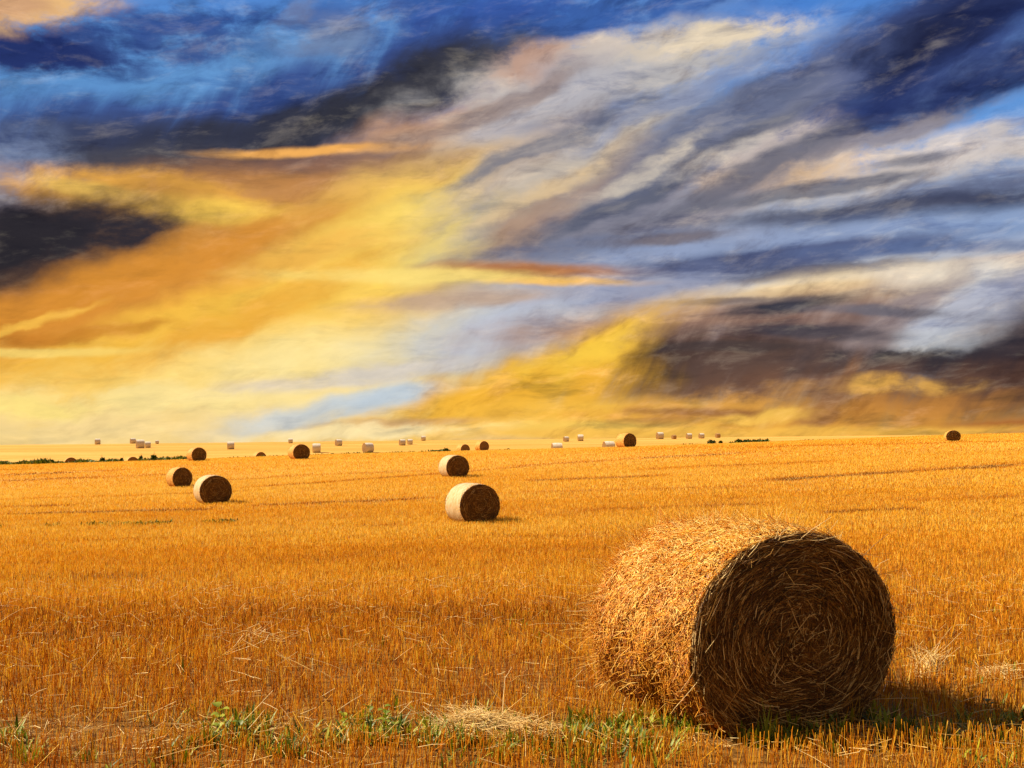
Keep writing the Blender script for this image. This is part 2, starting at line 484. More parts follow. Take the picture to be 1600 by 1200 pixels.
GROUP = 'round straw bales across the stubble field'
NO_GROUND = False
R = math.radians
if not NO_GROUND:
    b = big_bale((1.77, 8.45, zt1(1.77, 8.45) - .03), R(26))
    BIG = b
    tag(b, 'large shaggy straw bale, every stalk showing, beside the low pile of loose straw', 'straw bale', GROUP)

    protos = {('net', 1): field_bale('net', 260, seed=2), ('side', 1): field_bale('side', 420, seed=3),
              ('net', 0): field_bale('net_pale', 0, seed=4), ('side', 0): field_bale('side', 0, seed=5), ('tan', 0): field_bale('tan', 0, seed=6)}
    # (face or body centre column, top row, base row or None, distance or None, kind, fuzzy, turn in degrees, width factor, label)
    NEARB = [
     (738, 755, 817, None, 'net', 1, 28, 1.0, 'white-wrapped bale standing alone behind the large shaggy bale, biggest of the white-sided ones'),
     (709, 711, 746, None, 'net', 1, 27, 1.0, 'white-sided bale with a dark end, just behind the biggest white-wrapped bale'),
     (332, 742, 787, None, 'net', 1, 30, 1.0, 'white-sided bale in the close pair, larger than the golden bale touching its edge'),
     (280, 730, 761, None, 'side', 1, 38, .92, 'golden-sided bale in the close pair, behind the white-sided bale'),
     (307, 699, 721, None, 'side', 1, 40, 1.0, 'golden bale on the ridge end of the green verge, above the close pair'),
     (467, 694, 718, None, 'side', 1, 34, 1.05, 'lumpy golden bale with a slumped edge, beside a small white bale on the ridge'),
     (978, 677, 700, None, 'side', 1, 33, 1.0, 'ribbed golden bale with dark end, overlapping a small pale bale on the ridge'),
     (1488, 676.5, 690, None, 'side', 1, -10, 1.1, 'almost black bale alone on the bare skyline'),
    ]
    HALF = [
     (110, 714.5, None, 146, 'side', 0, 30, 1.0, 'brown bale top just showing above the thick green verge'),
     (206, 713.5, None, 146, 'side', 0, 34, 1.0, 'half-buried brown bale between two dark shrubs of the verge'),
     (405, 706, None, 146, 'side', 0, 36, .95, 'half-hidden bale with low brown arc, between two golden bales on the ridge'),
     (723, 694, None, 138, 'side', 0, 38, 1.0, 'golden bale sunk behind the ridge, smaller of the two side by side'),
     (753, 689, 705, None, 'side', 0, 34, 1.0, 'golden bale on the ridge, taller of the two side by side'),
     (870, 692, None, 146, 'net', 0, 80, 1.0, 'small white bale at the ridge edge, standing apart before two far pale bales'),
     (951, 689.5, None, 146, 'net', 0, 72, 1.0, 'small pale bale half covered by the ribbed golden bale'),
    ]
    FAR = [
     (152.5, 685.5, 694.5, None, 'net', 0, 86, 1.0, 'tiny white bale alone on the skyline above the green verge'),
     (207.5, 684.5, 693, None, 'net', 0, 80, 1.0, 'tiny pale bale on the skyline at the back of a cluster of three'),
     (219, 687, 700.5, None, 'net', 0, 84, 1.0, 'largest white bale at the front of a far cluster of three'),
     (231, 690, 699.5, None, 'net', 0, 95, 1.0, 'white bale tucked against the largest one in the far cluster of three'),
     (245.5, 688.5, 693.5, None, 'net', 0, 88, 1.0, 'speck of a white bale sunk into the skyline beside the cluster of three'),
     (360.5, 690, 702, None, 'net', 0, 90, 1.0, 'far white bale alone on the slope above the half-hidden brown arc'),
     (454, 685, 692.5, None, 'net', 0, 92, 1.0, 'tiny white bale on the skyline directly above the lumpy golden bale'),
     (494.5, 693, 707, None, 'net', 0, 92, 1.0, 'white bale beside the slumped edge of the lumpy golden bale'),
     (529, 686.5, 696.5, None, 'net', 0, 72, 1.0, 'white bale showing a golden end, alone near the skyline'),
     (575, 692, 707, None, 'net', 0, 66, 1.0, 'white bale with a lit golden end, low on the far slope near the ridge edge'),
     (628.5, 686.5, 696, None, 'net', 0, 74, 1.0, 'white bale with golden end in the touching far pair'),
     (640.5, 686, 694.5, None, 'net', 0, 82, 1.0, 'plain white bale, further one in the touching far pair'),
     (661.5, 681, 688.6, None, 'net', 0, 84, 1.0, 'tiny white bale rising from the skyline past the touching pair'),
     (884.5, 682, 690, None, 'net', 0, 68, 1.0, 'low wide white bale with golden end beside a squarer white bale'),
     (907, 679, 689, None, 'net', 0, 86, 1.0, 'squarish white bale on the skyline with a dark base'),
     (1031, 675, 686, None, 'net', 0, 70, 1.0, 'tallest white bale at the head of a skyline row of five'),
     (1053, 679.5, 686, None, 'tan', 0, 62, 1.0, 'low brown bale second in the skyline row of five'),
     (1076.5, 677, 685.5, None, 'net', 0, 70, 1.0, 'white bale in the middle of the skyline row of five'),
     (1096, 677, 685, None, 'net', 0, 68, 1.0, 'white bale fourth in the skyline row, next to the middle one'),
     (1121.5, 677, 684, None, 'tan', 0, 64, 1.0, 'brown bale ending the skyline row of five, above the shrubs'),
    ]
    used = set()
    BALES = []
    for (u, yt, yb, dist, kind, fz, turn, wf, label) in NEARB + HALF + FAR:
        if dist is None:
            if kind and yb < 708 and (u, yt) not in ((978, 677), (1488, 676.5)) and u not in (753,):
                X, Y = ground_at(u, yb, 150, 322)
            else:
                X, Y = ground_at(u, yb, 8, CREST + 3)
            Hm = (yb - yt) / F * Y
        else:
            Y = dist; X = (u - 800) / F * Y
            Hm = (CAMZ - (yt - HY) / F * Y) - zt1(X, Y)
        z = zt1(X, Y)
        Hm = max(1.0, min(1.75, Hm))
        if turn >= 60:      # lies side-on to us, its sunny end turned a little this way
            turn = 90 - math.degrees(math.atan2(X, Y)) + max(0, 90 - turn)
        key = (kind, fz)
        if key not in used:
            o = protos[key]; used.add(key)
        else:
            o = copy_tree(protos[key])
        s = Hm / 1.44
        o.location = (X, Y, z - .02); o.rotation_euler = (0, 0, R(turn)); o.scale = (s * wf, s, s)
        tag(o, label, 'straw bale', GROUP)
        BALES.append((X, Y, s))

    # ---------------------------------------------------------------- ground sheet
    def spaced(n, lim, fine):
        t = np.linspace(-1, 1, n)
        a = 6.0
        return np.sinh(a * t) / np.sinh(a) * lim * (1 - fine) + t * lim * fine
    gx = spaced(361, 2500, .03)
    gy = np.concatenate([np.linspace(-60, 0, 25)[:-1], np.linspace(0, 340, 400)[:-1], np.geomspace(340, 4000, 60)])
    GX, GY = np.meshgrid(gx, gy, indexing='ij')
    GZ = zt(GX, GY)
    V = np.stack([GX, GY, GZ], -1).reshape(-1, 3)
    i = np.arange(GX.size).reshape(GX.shape)
    Q = np.stack([i[:-1, :-1], i[1:, :-1], i[1:, 1:], i[:-1, 1:]], -1).reshape(-1, 4)
    g = link(bpy.data.objects.new('ground', quads_mesh('ground', V, Q, M['ground'], smooth=True)))
    tag(g, kind='structure')

    # ---------------------------------------------------------------- stubble
    SHADE_TRACKS = []      # crushed lines, stubble-edge shade put into darker stalk colour: (x0,y0,x1,y1,halfwidth,strength)
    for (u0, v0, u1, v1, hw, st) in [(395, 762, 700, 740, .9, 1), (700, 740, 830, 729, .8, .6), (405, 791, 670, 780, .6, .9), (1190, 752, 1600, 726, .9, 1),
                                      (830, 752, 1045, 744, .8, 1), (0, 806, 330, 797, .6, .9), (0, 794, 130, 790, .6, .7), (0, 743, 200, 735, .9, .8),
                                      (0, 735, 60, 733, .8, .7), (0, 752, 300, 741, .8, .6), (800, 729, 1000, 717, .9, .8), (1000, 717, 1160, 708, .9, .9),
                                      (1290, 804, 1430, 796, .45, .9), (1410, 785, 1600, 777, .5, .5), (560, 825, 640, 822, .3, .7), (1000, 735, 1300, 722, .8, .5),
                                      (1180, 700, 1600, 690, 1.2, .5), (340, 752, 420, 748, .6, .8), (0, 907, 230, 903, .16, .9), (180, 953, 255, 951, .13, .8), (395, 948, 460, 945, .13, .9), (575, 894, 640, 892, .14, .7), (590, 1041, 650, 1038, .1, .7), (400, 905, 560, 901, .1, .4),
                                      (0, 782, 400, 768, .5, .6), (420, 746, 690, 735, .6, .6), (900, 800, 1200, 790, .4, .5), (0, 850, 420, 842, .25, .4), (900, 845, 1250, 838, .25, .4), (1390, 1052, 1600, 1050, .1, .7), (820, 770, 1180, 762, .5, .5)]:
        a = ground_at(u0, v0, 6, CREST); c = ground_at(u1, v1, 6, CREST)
        SHADE_TRACKS.append((*a, *c, hw, st))

    def stub(y0, y1, dens, rad, hgt, flat, rows, fade=None):
        A = .56 * (y1 ** 2 - y0 ** 2) + 5 * (y1 - y0)
        n = int(A * dens)
        Y = np.sqrt(rng.random(n) * (y1 ** 2 - y0 ** 2) + y0 ** 2)
        X = (rng.random(n) - .5) * (1.12 * Y + 5)
        if rows:
            wob = .25 * (vnoise(X / 6, Y / 3, 77) - .5)
            Y = np.round((Y + wob) / rows) * rows - wob + rng.normal(0, rows * .17, n)
        keep = np.ones(n, bool)
        # clear under the bales
        for (bx, by, s) in [(1.77, 8.45, 1.0)] + BALES:
            if y0 - 3 < by < y1 + 3:
                c, sn = math.cos(R(27)), math.sin(R(27))
                lx = (X - bx) * c + (Y - by) * sn; ly = -(X - bx) * sn + (Y - by) * c
                keep &= ~((np.abs(lx) < .5 * s) & (np.abs(ly) < .64 * s))
                if by < 9:
                    keep &= ~((np.abs(lx) < .95) & (ly < -.3) & (ly > -1.0 - .15 * vnoise(X * 3, Y * 3, 8)) & (rng.random(n) < .86))
        if fade:            # mixes into the next band instead of ending on a line
            keep &= rng.random(n) < np.clip((Y - fade[0]) / (fade[1] - fade[0]), 0, 1)
        patch = fbm(X / 1.6, Y / .55, 5, 3)
        q_ = 1 + np.maximum(Y - 12, 0) * .035
        wide = .5 * fbm(X / 16, Y / (1.1 * q_), 9, 3) + .5 * fbm(X / 40, Y / (2.6 * q_), 19, 3)
        keep &= rng.random(n) < .55 + .9 * (patch - .2)
        X, Y, patch, wide = X[keep], Y[keep], patch[keep], wide[keep]
        n = len(X)
        dark = np.zeros(n)
        for (xa, ya, xb, yb, hw, st) in SHADE_TRACKS:
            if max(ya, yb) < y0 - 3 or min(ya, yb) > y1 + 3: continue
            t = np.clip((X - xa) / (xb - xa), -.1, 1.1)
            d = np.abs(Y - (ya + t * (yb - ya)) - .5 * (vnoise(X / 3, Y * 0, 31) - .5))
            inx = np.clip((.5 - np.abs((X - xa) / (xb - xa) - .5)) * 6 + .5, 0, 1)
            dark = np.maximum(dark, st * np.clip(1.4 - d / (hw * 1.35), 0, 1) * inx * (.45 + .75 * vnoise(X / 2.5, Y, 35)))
        weedy = .45 * np.exp(-((Y - 7.62) / .25) ** 2)
        weedy = np.maximum(weedy, .7 * np.exp(-(((X + .20) / .46) ** 2 + ((Y - 7.65) / .3) ** 2) ** 2))
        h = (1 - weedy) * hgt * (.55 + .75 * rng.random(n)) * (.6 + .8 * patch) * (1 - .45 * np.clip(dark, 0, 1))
        tone = np.clip(rng.normal(.49, .20, n) + .26 * np.clip((Y - 12) / 30, 0, 1) + .62 * (wide - .5) + .35 * (patch - .5) - .85 * dark, 0, 1)  # last term paints the stubble-edge shade along the lines
        tone = np.where(rng.random(n) < .05, .75 + .25 * rng.random(n), tone)
        Z = zt(X, Y)
        lean = rng.normal(0, .14, (n, 2)) + np.where(rng.random((n, 1)) < .06, rng.normal(0, .7, (n, 2)), 0)
        P0 = np.stack([X, Y, Z - .01], -1)
        P1 = P0 + np.stack([lean[:, 0] * h, lean[:, 1] * h, h], -1)
        r = rad * (.7 + .6 * rng.random(n))
        return prisms(P0, P1, r, r * .85, tone, flat)

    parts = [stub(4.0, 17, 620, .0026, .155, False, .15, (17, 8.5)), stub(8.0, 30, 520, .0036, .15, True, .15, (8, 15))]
    V, Q, T = join_geo(parts)
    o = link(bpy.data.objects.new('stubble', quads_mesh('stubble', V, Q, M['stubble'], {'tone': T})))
    tag(o, 'cut golden stubble standing in rows over the near field', 'stubble', kind='stuff')
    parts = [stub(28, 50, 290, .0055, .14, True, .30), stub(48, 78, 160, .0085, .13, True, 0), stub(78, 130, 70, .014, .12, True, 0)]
    V, Q, T = join_geo(parts)
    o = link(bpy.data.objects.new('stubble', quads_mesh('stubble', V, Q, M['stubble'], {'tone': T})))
    tag(o, 'cut golden stubble over the rising field up to the ridge', 'stubble', kind='stuff')

    # ---------------------------------------------------------------- loose straw
    def loose(n, X, Y, ln, lift, tone, r=.0024, up=.12):
        a = rng.random(n) * 2 * math.pi
        Z = zt(X, Y) + lift
        dz = np.clip(rng.normal(0, up, n), -1, 1.1)
        d = np.stack([np.cos(a), np.sin(a), dz], -1) * ln[:, None]
        p0 = np.stack([X, Y, Z], -1)
        mid = p0 + d * .5 + rng.normal(0, .025, (n, 3)) * ln[:, None]
        P = np.stack([p0, mid, p0 + d], 1)
        P[..., 2] = np.maximum(P[..., 2], zt(P[..., 0], P[..., 1]) + .01)
        return strands(P, r * (.7 + .6 * rng.random(n)), tone)
    n = 2600
    Y = np.sqrt(rng.random(n) * (20 ** 2 - 5 ** 2) + 25); X = (rng.random(n) - .5) * (1.1 * Y + 2)
    parts = [loose(n, X, Y, .08 + rng.gamma(2, .06, n), .06 + .12 * rng.random(n), .35 + .65 * rng.random(n), up=.3)]
    n = 800                                    # thicker litter in the band before the bale
    Y = 7.55 + rng.normal(0, .28, n); X = rng.random(n) * 9 - 4.4
    parts.append(loose(n, X, Y, .06 + rng.gamma(2, .05, n), .02 + .08 * rng.random(n), rng.random(n), up=.2))
    n = 60                                     # light wisps left of centre
    Y = 11.5 + rng.normal(0, .35, n); X = -2.65 + rng.normal(0, .25, n)
    parts.append(loose(n, X, Y, .1 + rng.gamma(2, .06, n), .10 + .1 * rng.random(n), .6 + .4 * rng.random(n), up=.3))
    o = add_mesh('scattered_straw', join_geo(parts), M['pale_straw'], None, smooth=False)
    tag(o, 'pale loose straw scattered over the stubble', 'loose straw', kind='stuff')

    def pile(name, u, y, rx, ry, hh, n, label, up=.22, tone0=.35):
        X0, Y0 = ground_at(u, y)
        a = rng.random(n) * 2 * math.pi; q = np.sqrt(rng.random(n))
        X = X0 + np.cos(a) * q * rx; Y = Y0 + np.sin(a) * q * ry
        prof = hh * (1 - q ** 2) * (.4 + 1.2 * fbm(X * 5, Y * 5, 61))
        parts = [loose(n, X, Y, .05 + rng.gamma(2.2, .032, n), .02 + prof * (.35 + .65 * rng.random(n)), np.clip(tone0 + .8 * rng.random(n), 0, 1), .0025, up)]
        th = np.linspace(0, 2 * math.pi, 40, endpoint=False); rr = np.linspace(.02, 1, 12)
        TH, RR = np.meshgrid(th, rr, indexing='ij')
        x = X0 + np.cos(TH) * RR * rx; yy = Y0 + np.sin(TH) * RR * ry
        zz = zt(x, yy) + hh * .6 * (1 - RR ** 2) * (.6 + .8 * fbm(x * 4, yy * 4, 61)) + .005
        i = np.arange(TH.size).reshape(TH.shape); b2 = np.roll(i, -1, 0)
        parts.append((np.stack([x, yy, zz], -1).reshape(-1, 3), np.stack([i[:, :-1], i[:, 1:], b2[:, 1:], b2[:, :-1]], -1).reshape(-1, 4), np.full(TH.size, .35)))
        o = add_mesh(name, join_geo(parts), M['pale_straw'], None, smooth=False)
        # move the origin to the base
        o.data.transform(__import__('mathutils').Matrix.Translation((-X0, -Y0, -zt1(X0, Y0)))); o.location = (X0, Y0, zt1(X0, Y0))
        tag(o, label, 'straw pile')
        return o
    pile('straw_pile', 756, 1150, .36, .20, .13, 2600, 'low pile of pale loose straw lying in the stubble before the large shaggy bale')
    pile('straw_pile', 818, 1160, .24, .15, .10, 1200, 'small greyish tail of straw at the end of the low pale pile', tone0=.05)
    pile('straw_pile', 1452, 1058, .14, .10, .20, 260, 'upright tuft of pale bent stalks in a bare gap beyond the shaggy bale', up=.75, tone0=.4)
    pile('straw_pile', 1560, 1062, .28, .08, .08, 260, 'flat wisp of pale straw lying past the upright tuft of bent stalks', up=.3, tone0=.4)
    pile('straw_heap', 1075, 695.3, .42, .3, .22, 200, 'tiny brown hump of straw on the ridge below the skyline row of bales', up=.2, tone0=0)

    # ---------------------------------------------------------------- weeds
    def blade_geo(P0, d, ln, w, droop, tone):
        """grass blades: bent tapering ribbons with a fold"""
        n = len(P0); k = 5
        t = np.linspace(0, 1, k)[None, :, None]
        h = d.copy(); h[:, 2] = 0; h /= np.maximum(np.linalg.norm(h, axis=1, keepdims=True), 1e-6)
        P = P0[:, None] + d[:, None] * ln[:, None, None] * t + (h[:, None] * .6 + np.array([0, 0, -1.])) * (droop * ln)[:, None, None] * t ** 2
        s = np.cross(h, [0, 0, 1.])
        prof = np.array([.6, 1, .9, .6, .05])[None, :, None]
        off = s[:, None] * np.reshape(w, (-1, 1, 1)) * prof
        fold = np.array([0, 0, 1.]) * np.reshape(w, (-1, 1, 1)) * prof * .35
        V = np.stack([P - off + fold, P, P + off + fold], 2)
        i = np.arange(n * k * 3).reshape(n, k, 3)
        Q = np.concatenate([np.stack([i[:, :-1, c], i[:, :-1, c + 1], i[:, 1:, c + 1], i[:, 1:, c]], -1).reshape(-1, 4) for c in (0, 1)])
        return V.reshape(-1, 3), Q, np.repeat(tone, k * 3)

    def tuft(name, u, y, n, hh, spread, label, cat='grass tuft', w=.006, tone=(.2, 1), lean=.45, at=None):
        X0, Y0 = at or ground_at(u, y)
        z0 = zt1(X0, Y0)
        a = rng.random(n) * 2 * math.pi; q = np.sqrt(rng.random(n)) * spread
        P0 = np.stack([np.cos(a) * q, np.sin(a) * q, np.full(n, -.005)], -1)
        d = np.stack([np.cos(a) * lean + rng.normal(0, .2, n), np.sin(a) * lean + rng.normal(0, .2, n), np.ones(n)], -1)
        d /= np.linalg.norm(d, axis=1, keepdims=True)
        ln = hh * (.45 + .6 * rng.random(n))
        geo = blade_geo(P0, d, ln, w * (.6 + .7 * rng.random(n)), .25 * rng.random(n), tone[0] + (tone[1] - tone[0]) * rng.random(n))
        o = add_mesh(name, geo, M['green'], None)
        o.location = (X0, Y0, z0)
        tag(o, label, cat)
        return o

    def weed(u, y, hh, leaves, size, label, tone=.45):
        """broad-leaved weed: stem with leaves of a lobed outline"""
        X0, Y0 = ground_at(u, y); z0 = zt1(X0, Y0)
        root = empty('weed', (X0, Y0, z0)); tag(root, label, 'weed')
        k = 6; t = np.linspace(0, 1, k)
        hh = hh * 1.25; size = size * .85
        st = np.stack([.03 * np.sin(t * 2.5) * hh / .2, .01 * t, t * hh], -1)[None]
        add_mesh('stem', strands(st, np.array([.0035]), np.array([.6])), M['green'], root)
        for j in range(leaves):
            f = .25 + .75 * (j + .5) / leaves
            b = np.array([np.interp(f, t, st[0, :, 0]), np.interp(f, t, st[0, :, 1]), f * hh])
            az = j * 2.4 + rng.random()
            el = .35 + .6 * rng.random()
            ax = np.array([math.cos(az) * math.cos(el), math.sin(az) * math.cos(el), math.sin(el)])
            sd = np.cross(ax, [0, 0, 1.]); sd /= np.linalg.norm(sd); up = np.cross(sd, ax)
            m = 9; s_ = np.linspace(0, 1, m)
            wd = size * .42 * np.sin(np.pi * np.clip(s_ * .93 + .05, 0, 1)) ** .8 * (1 + .22 * np.cos(s_ * 22)) * (s_ > .12) + .0015
            pts = b + ax * (s_ * size * (.8 + .4 * rng.random()))[:, None] - np.array([0, 0, 1.]) * (s_ ** 2 * size * .35)[:, None]
            V = np.stack([pts - sd * wd[:, None] + up * wd[:, None] * .35, pts, pts + sd * wd[:, None] + up * wd[:, None] * .35], 1).reshape(-1, 3)
            i = np.arange(m * 3).reshape(m, 3)
            Q = np.concatenate([np.stack([i[:-1, c], i[:-1, c + 1], i[1:, c + 1], i[1:, c]], -1) for c in (0, 1)])
            add_mesh('leaf', (V, Q, np.full(len(V), np.clip(tone + rng.normal(0, .15), 0, 1))), M['green'], root)
        return root

    weed(335, 1160, .19, 7, .095, 'bright broad-leaved weed standing tallest above the open stubble', .85)
    weed(368, 1162, .12, 5, .07, 'small dark weed just beside the tallest broad-leaved weed', .3)
    weed(572, 1140, .12, 5, .07, 'broad-leaved weed in the green patch short of the straw pile, lower of two', .5)
    weed(596, 1148, .16, 6, .08, 'taller weed in the green patch short of the straw pile', .55)
    weed(612, 1165, .13, 5, .08, 'weed in front of the taller weed in the green patch', .5)
    weed(533, 1150, .12, 5, .06, 'yellowish small weed at the outer end of the green patch', .8)
    weed(960, 1175, .12, 5, .07, 'low dark weed beside the foot of the shaggy bale', .3)
    weed(1540, 1120, .10, 5, .07, 'small dark broad weed in the bale shadow', .25)
    tuft('grass_tuft', 45, 1190, 26, .22, .06, 'yellow-green grass tuft alone at the bottom corner of the field', tone=(.5, 1))
    tuft('grass_tuft', 418, 1150, 7, .26, .02, 'tall thin grass stem beside the tallest weed', w=.005, lean=.12, tone=(.3, .7))
    tuft('grass_tuft', 850, 1155, 24, .18, .06, 'dark green grass tuft at the end of the pale straw pile', tone=(.1, .6))
    tuft('grass_tuft', 893, 1143, 20, .17, .06, 'green grass tuft between the straw pile and the shaggy bale', tone=(.2, .7))
    tuft('grass_tuft', 922, 1140, 14, .17, .03, 'slim grass tuft leaning close to the shaggy bale', tone=(.2, .7))
    tuft('grass_tuft', 712, 1165, 14, .13, .04, 'small grass tuft in front of the pale straw pile', tone=(.2, .7))
    tuft('grass_tuft', 1200, 1168, 9, .36, .025, 'tallest grass stem rising before the dark swirled bale end', w=.006, lean=.10, tone=(.4, .8))
    tuft('grass_tuft', 1165, 1165, 12, .17, .04, 'short grass tuft at the foot of the swirled end, next to the tallest stem', tone=(.2, .7))
    tuft('grass_tuft', 1233, 1168, 12, .17, .05, 'curved grass tuft at the foot of the swirled end, past the tallest stem', tone=(.2, .6))
    tuft('grass_tuft', 1395, 1150, 30, .16, .10, 'bushy grass tuft at the shaded corner of the shaggy bale', tone=(.1, .6))
    tuft('grass_tuft', 1545, 1160, 28, .14, .14, 'wide dark grass tuft in the bale shadow', tone=(.0, .5))
    tuft('grass_tuft', 140, 1195, 16, .14, .05, 'small grass tuft near the bottom edge beside the corner tuft', tone=(.4, 1))

    # ground cover nobody could count
    n = 1500
    Y = 7.55 + rng.normal(0, .33, n); X = rng.random(n) * 9.2 - 4.6
    keep = fbm(X / .5 + 3, Y / .4, 91, 3) > .58 - .06 * (X > -1.2) - .03 * (X > .4)
    X, Y = X[keep], Y[keep]; n = len(X)
    k2 = 420
    Y2 = np.sqrt(rng.random(k2) * (15 ** 2 - 7 ** 2) + 49); X2 = (rng.random(k2) - .5) * 1.05 * Y2
    kp = fbm(X2 / .8, Y2 / .8, 95, 3) > .60
    X = np.concatenate([X, X2[kp]]); Y = np.concatenate([Y, Y2[kp]]); n = len(X)
    X = np.repeat(X, 4); Y = np.repeat(Y, 4); n = len(X)
    P0 = np.stack([X + rng.normal(0, .02, n), Y + rng.normal(0, .02, n), zt(X, Y)], -1)
    d = np.stack([rng.normal(0, .5, n), rng.normal(0, .5, n), np.ones(n)], -1); d /= np.linalg.norm(d, axis=1, keepdims=True)
    geo = blade_geo(P0, d, (.08 + .12 * rng.random(n)), .006 + .007 * rng.random(n), .4 * rng.random(n), rng.random(n))
    o = add_mesh('green_sprouts', geo, M['green'], None)
    tag(o, 'low green sprouts among the stubble in front of the shaggy bale', 'weeds', kind='stuff')

    # ---------------------------------------------------------------- verge on the ridge
    def verge_line(u0, u1, n, hmin, hmax, yoff=1.5, tone=(.1, .85)):
        u = u0 + (u1 - u0) * rng.random(n)
        u = u[~((u > 100) & (u < 120) & (rng.random(n) < .85)) & ~((u > 192) & (u < 217))]; n = len(u)
        Y = CREST + yoff + rng.normal(0, .8, n); X = (u - 800) / F * Y
        P0 = np.stack([X, Y, zt(X, Y) - .02], -1)
        d = np.stack([rng.normal(0, .45, n), rng.normal(0, .45, n), np.ones(n)], -1); d /= np.linalg.norm(d, axis=1, keepdims=True)
        dens = fbm(u / 22, Y * 0 + 3, 41, 3)
        h = (hmin + (hmax - hmin) * rng.random(n)) * (.35 + 1.3 * dens)
        return blade_geo(P0, d, h, .05 + .06 * rng.random(n), .3 * rng.random(n), tone[0] + (tone[1] - tone[0]) * rng.random(n))
    parts = [verge_line(-60, 150, 3600, .20, .74, tone=(.25, 1)), verge_line(140, 300, 1600, .15, .58, tone=(.25, 1)), verge_line(300, 470, 260, .1, .35, tone=(.3, 1)),
             verge_line(480, 700, 420, .1, .35, tone=(.4, .95)), verge_line(670, 705, 260, .2, .5), verge_line(760, 800, 60, .15, .4),
             verge_line(1060, 1140, 120, .1, .35, tone=(.4, 1)), verge_line(1140, 1202, 520, .15, .5, tone=(.1, .8)), verge_line(1250, 1320, 260, .1, .3, tone=(.5, .9))]
    # thin green line in the near hollow
    n = 700
    a = ground_at(0, 825); c = ground_at(370, 816)
    t = rng.random(n); X = a[0] + (c[0] - a[0]) * t; Y = a[1] + (c[1] - a[1]) * t + rng.normal(0, .25, n)
    kp = vnoise(X / 1.1, Y * 0, 55) > .42; X, Y = X[kp], Y[kp]; n = len(X)
    P0 = np.stack([X, Y, zt(X, Y)], -1); d = np.stack([rng.normal(0, .5, n), rng.normal(0, .5, n), np.ones(n)], -1)
    d /= np.linalg.norm(d, axis=1, keepdims=True)
    parts.append(blade_geo(P0, d, .10 + .16 * rng.random(n), .018 + .02 * rng.random(n), .4 * rng.random(n), .2 + .7 * rng.random(n)))
    o = add_mesh('verge_grass', join_geo(parts), M['hedge'], None)
    tag(o, 'rough green verge grass along the ridge between the fields', 'verge grass', kind='stuff')

    def shrub(u, w, h, label, spikes=2, tone=(0, .7)):
        Y0 = CREST + 1.0; X0 = (u - 800) / F * Y0; z0 = zt1(X0, Y0)
        root = empty('shrub', (X0, Y0, z0)); tag(root, label, 'shrub')
        n = int(260 * w * h / .6) + 120
        q = rng.normal(0, 1, (n, 3)); q /= np.linalg.norm(q, axis=1, keepdims=True)
        q *= (rng.random(n) ** .4)[:, None]
        top = .55 + .6 * fbm(q[:, 0] * 2 + u, q[:, 1] * 2, 71, 3)
        P0 = np.stack([q[:, 0] * w / 2, q[:, 1] * w * .4, h * .5 * top * (1 + q[:, 2]) * .95], -1)
        d = q * .8 + rng.normal(0, .6, (n, 3)) + np.array([0, 0, .4]); d /= np.linalg.norm(d, axis=1, keepdims=True)
        add_mesh('foliage', blade_geo(P0, d, .10 + .12 * rng.random(n), .035 + .03 * rng.random(n), .3 * rng.random(n), tone[0] + (tone[1] - tone[0]) * rng.random(n)), M['hedge'], root)
        for s_ in range(max(spikes, 1)):
            x = rng.normal(0, w * .2); y = rng.normal(0, .1)
            hh = h * (1.0 + .45 * rng.random()) if spikes else h * .6
            P = np.array([[[x * .4, y, -.03], [x * .8, y, hh * .5], [x + rng.normal(0, .04), y, hh]]])
            add_mesh('stem', strands(P, np.array([.022]), np.array([1.0 if spikes else .8])), M['hedge'], root)
        return root
    shrub(80, .75, .62, 'dark shrub in the thick verge next to a half-seen bale', 2)
    shrub(38, .95, .55, 'yellow-green shrub in the thickest part of the verge', 1, (.5, .95))
    shrub(160, .55, .72, 'dark spiky shrub alone between two half-hidden bales', 2)
    shrub(190, .40, .55, 'thin dark shrub touching a half-buried bale', 2)
    shrub(220, .45, .68, 'dark shrub with dead stalks just past the half-buried bale', 2)
    shrub(240, .70, .85, 'tallest dark shrub of the verge', 3)
    shrub(263, .50, .50, 'low green shrub past the tallest shrub of the verge', 1, (.2, .85))
    shrub(463, .45, .42, 'small green clump close to the lumpy golden bale', 0, (.2, .8))
    shrub(697, .85, .42, 'low dark clump with dry stalks beside the sunken golden bale', 3)
    shrub(1112, 1.0, .58, 'rounded dark bush on the ridge under the skyline row of bales', 0, (0, .6))
    shrub(1126, .40, .42, 'narrow dark bush squeezed against the rounded dark bush', 0, (0, .6))
    shrub(1154, .9, .55, 'spiky dark bush starting the long low clump on the ridge', 2, (0, .6))
    shrub(1168, 1.3, .46, 'middle bush of the long low clump on the ridge', 2, (0, .6))
    shrub(1185, 1.4, .36, 'lowest bush ending the long clump on the ridge', 2, (0, .7))

# ------------------------------------------------------------------ sky
S = Vector((-.735, .14, .665)).normalized()
w = bpy.data.worlds.new('World'); SC.world = w; w.use_nodes = True
nt = w.node_tree; L = nt.links.new
bg = nt.nodes['Background']
sky = N(nt, 'ShaderNodeTexSky', sky_type='NISHITA', sun_disc=False)
sky.sun_elevation = math.asin(S.z); sky.sun_rotation = math.atan2(S.x, S.y)
sky.air_density = 1.0; sky.dust_density = 1.0; sky.ozone_density = 1.5
tc = N(nt, 'ShaderNodeTexCoord')
sx = N(nt, 'ShaderNodeSeparateXYZ'); L(tc.outputs['Generated'], sx.inputs[0])
az = N(nt, 'ShaderNodeMath', operation='ARCTAN2'); L(sx.outputs['X'], az.inputs[0]); L(sx.outputs['Y'], az.inputs[1])
el = N(nt, 'ShaderNodeMath', operation='ARCSINE'); L(sx.outputs['Z'], el.inputs[0])
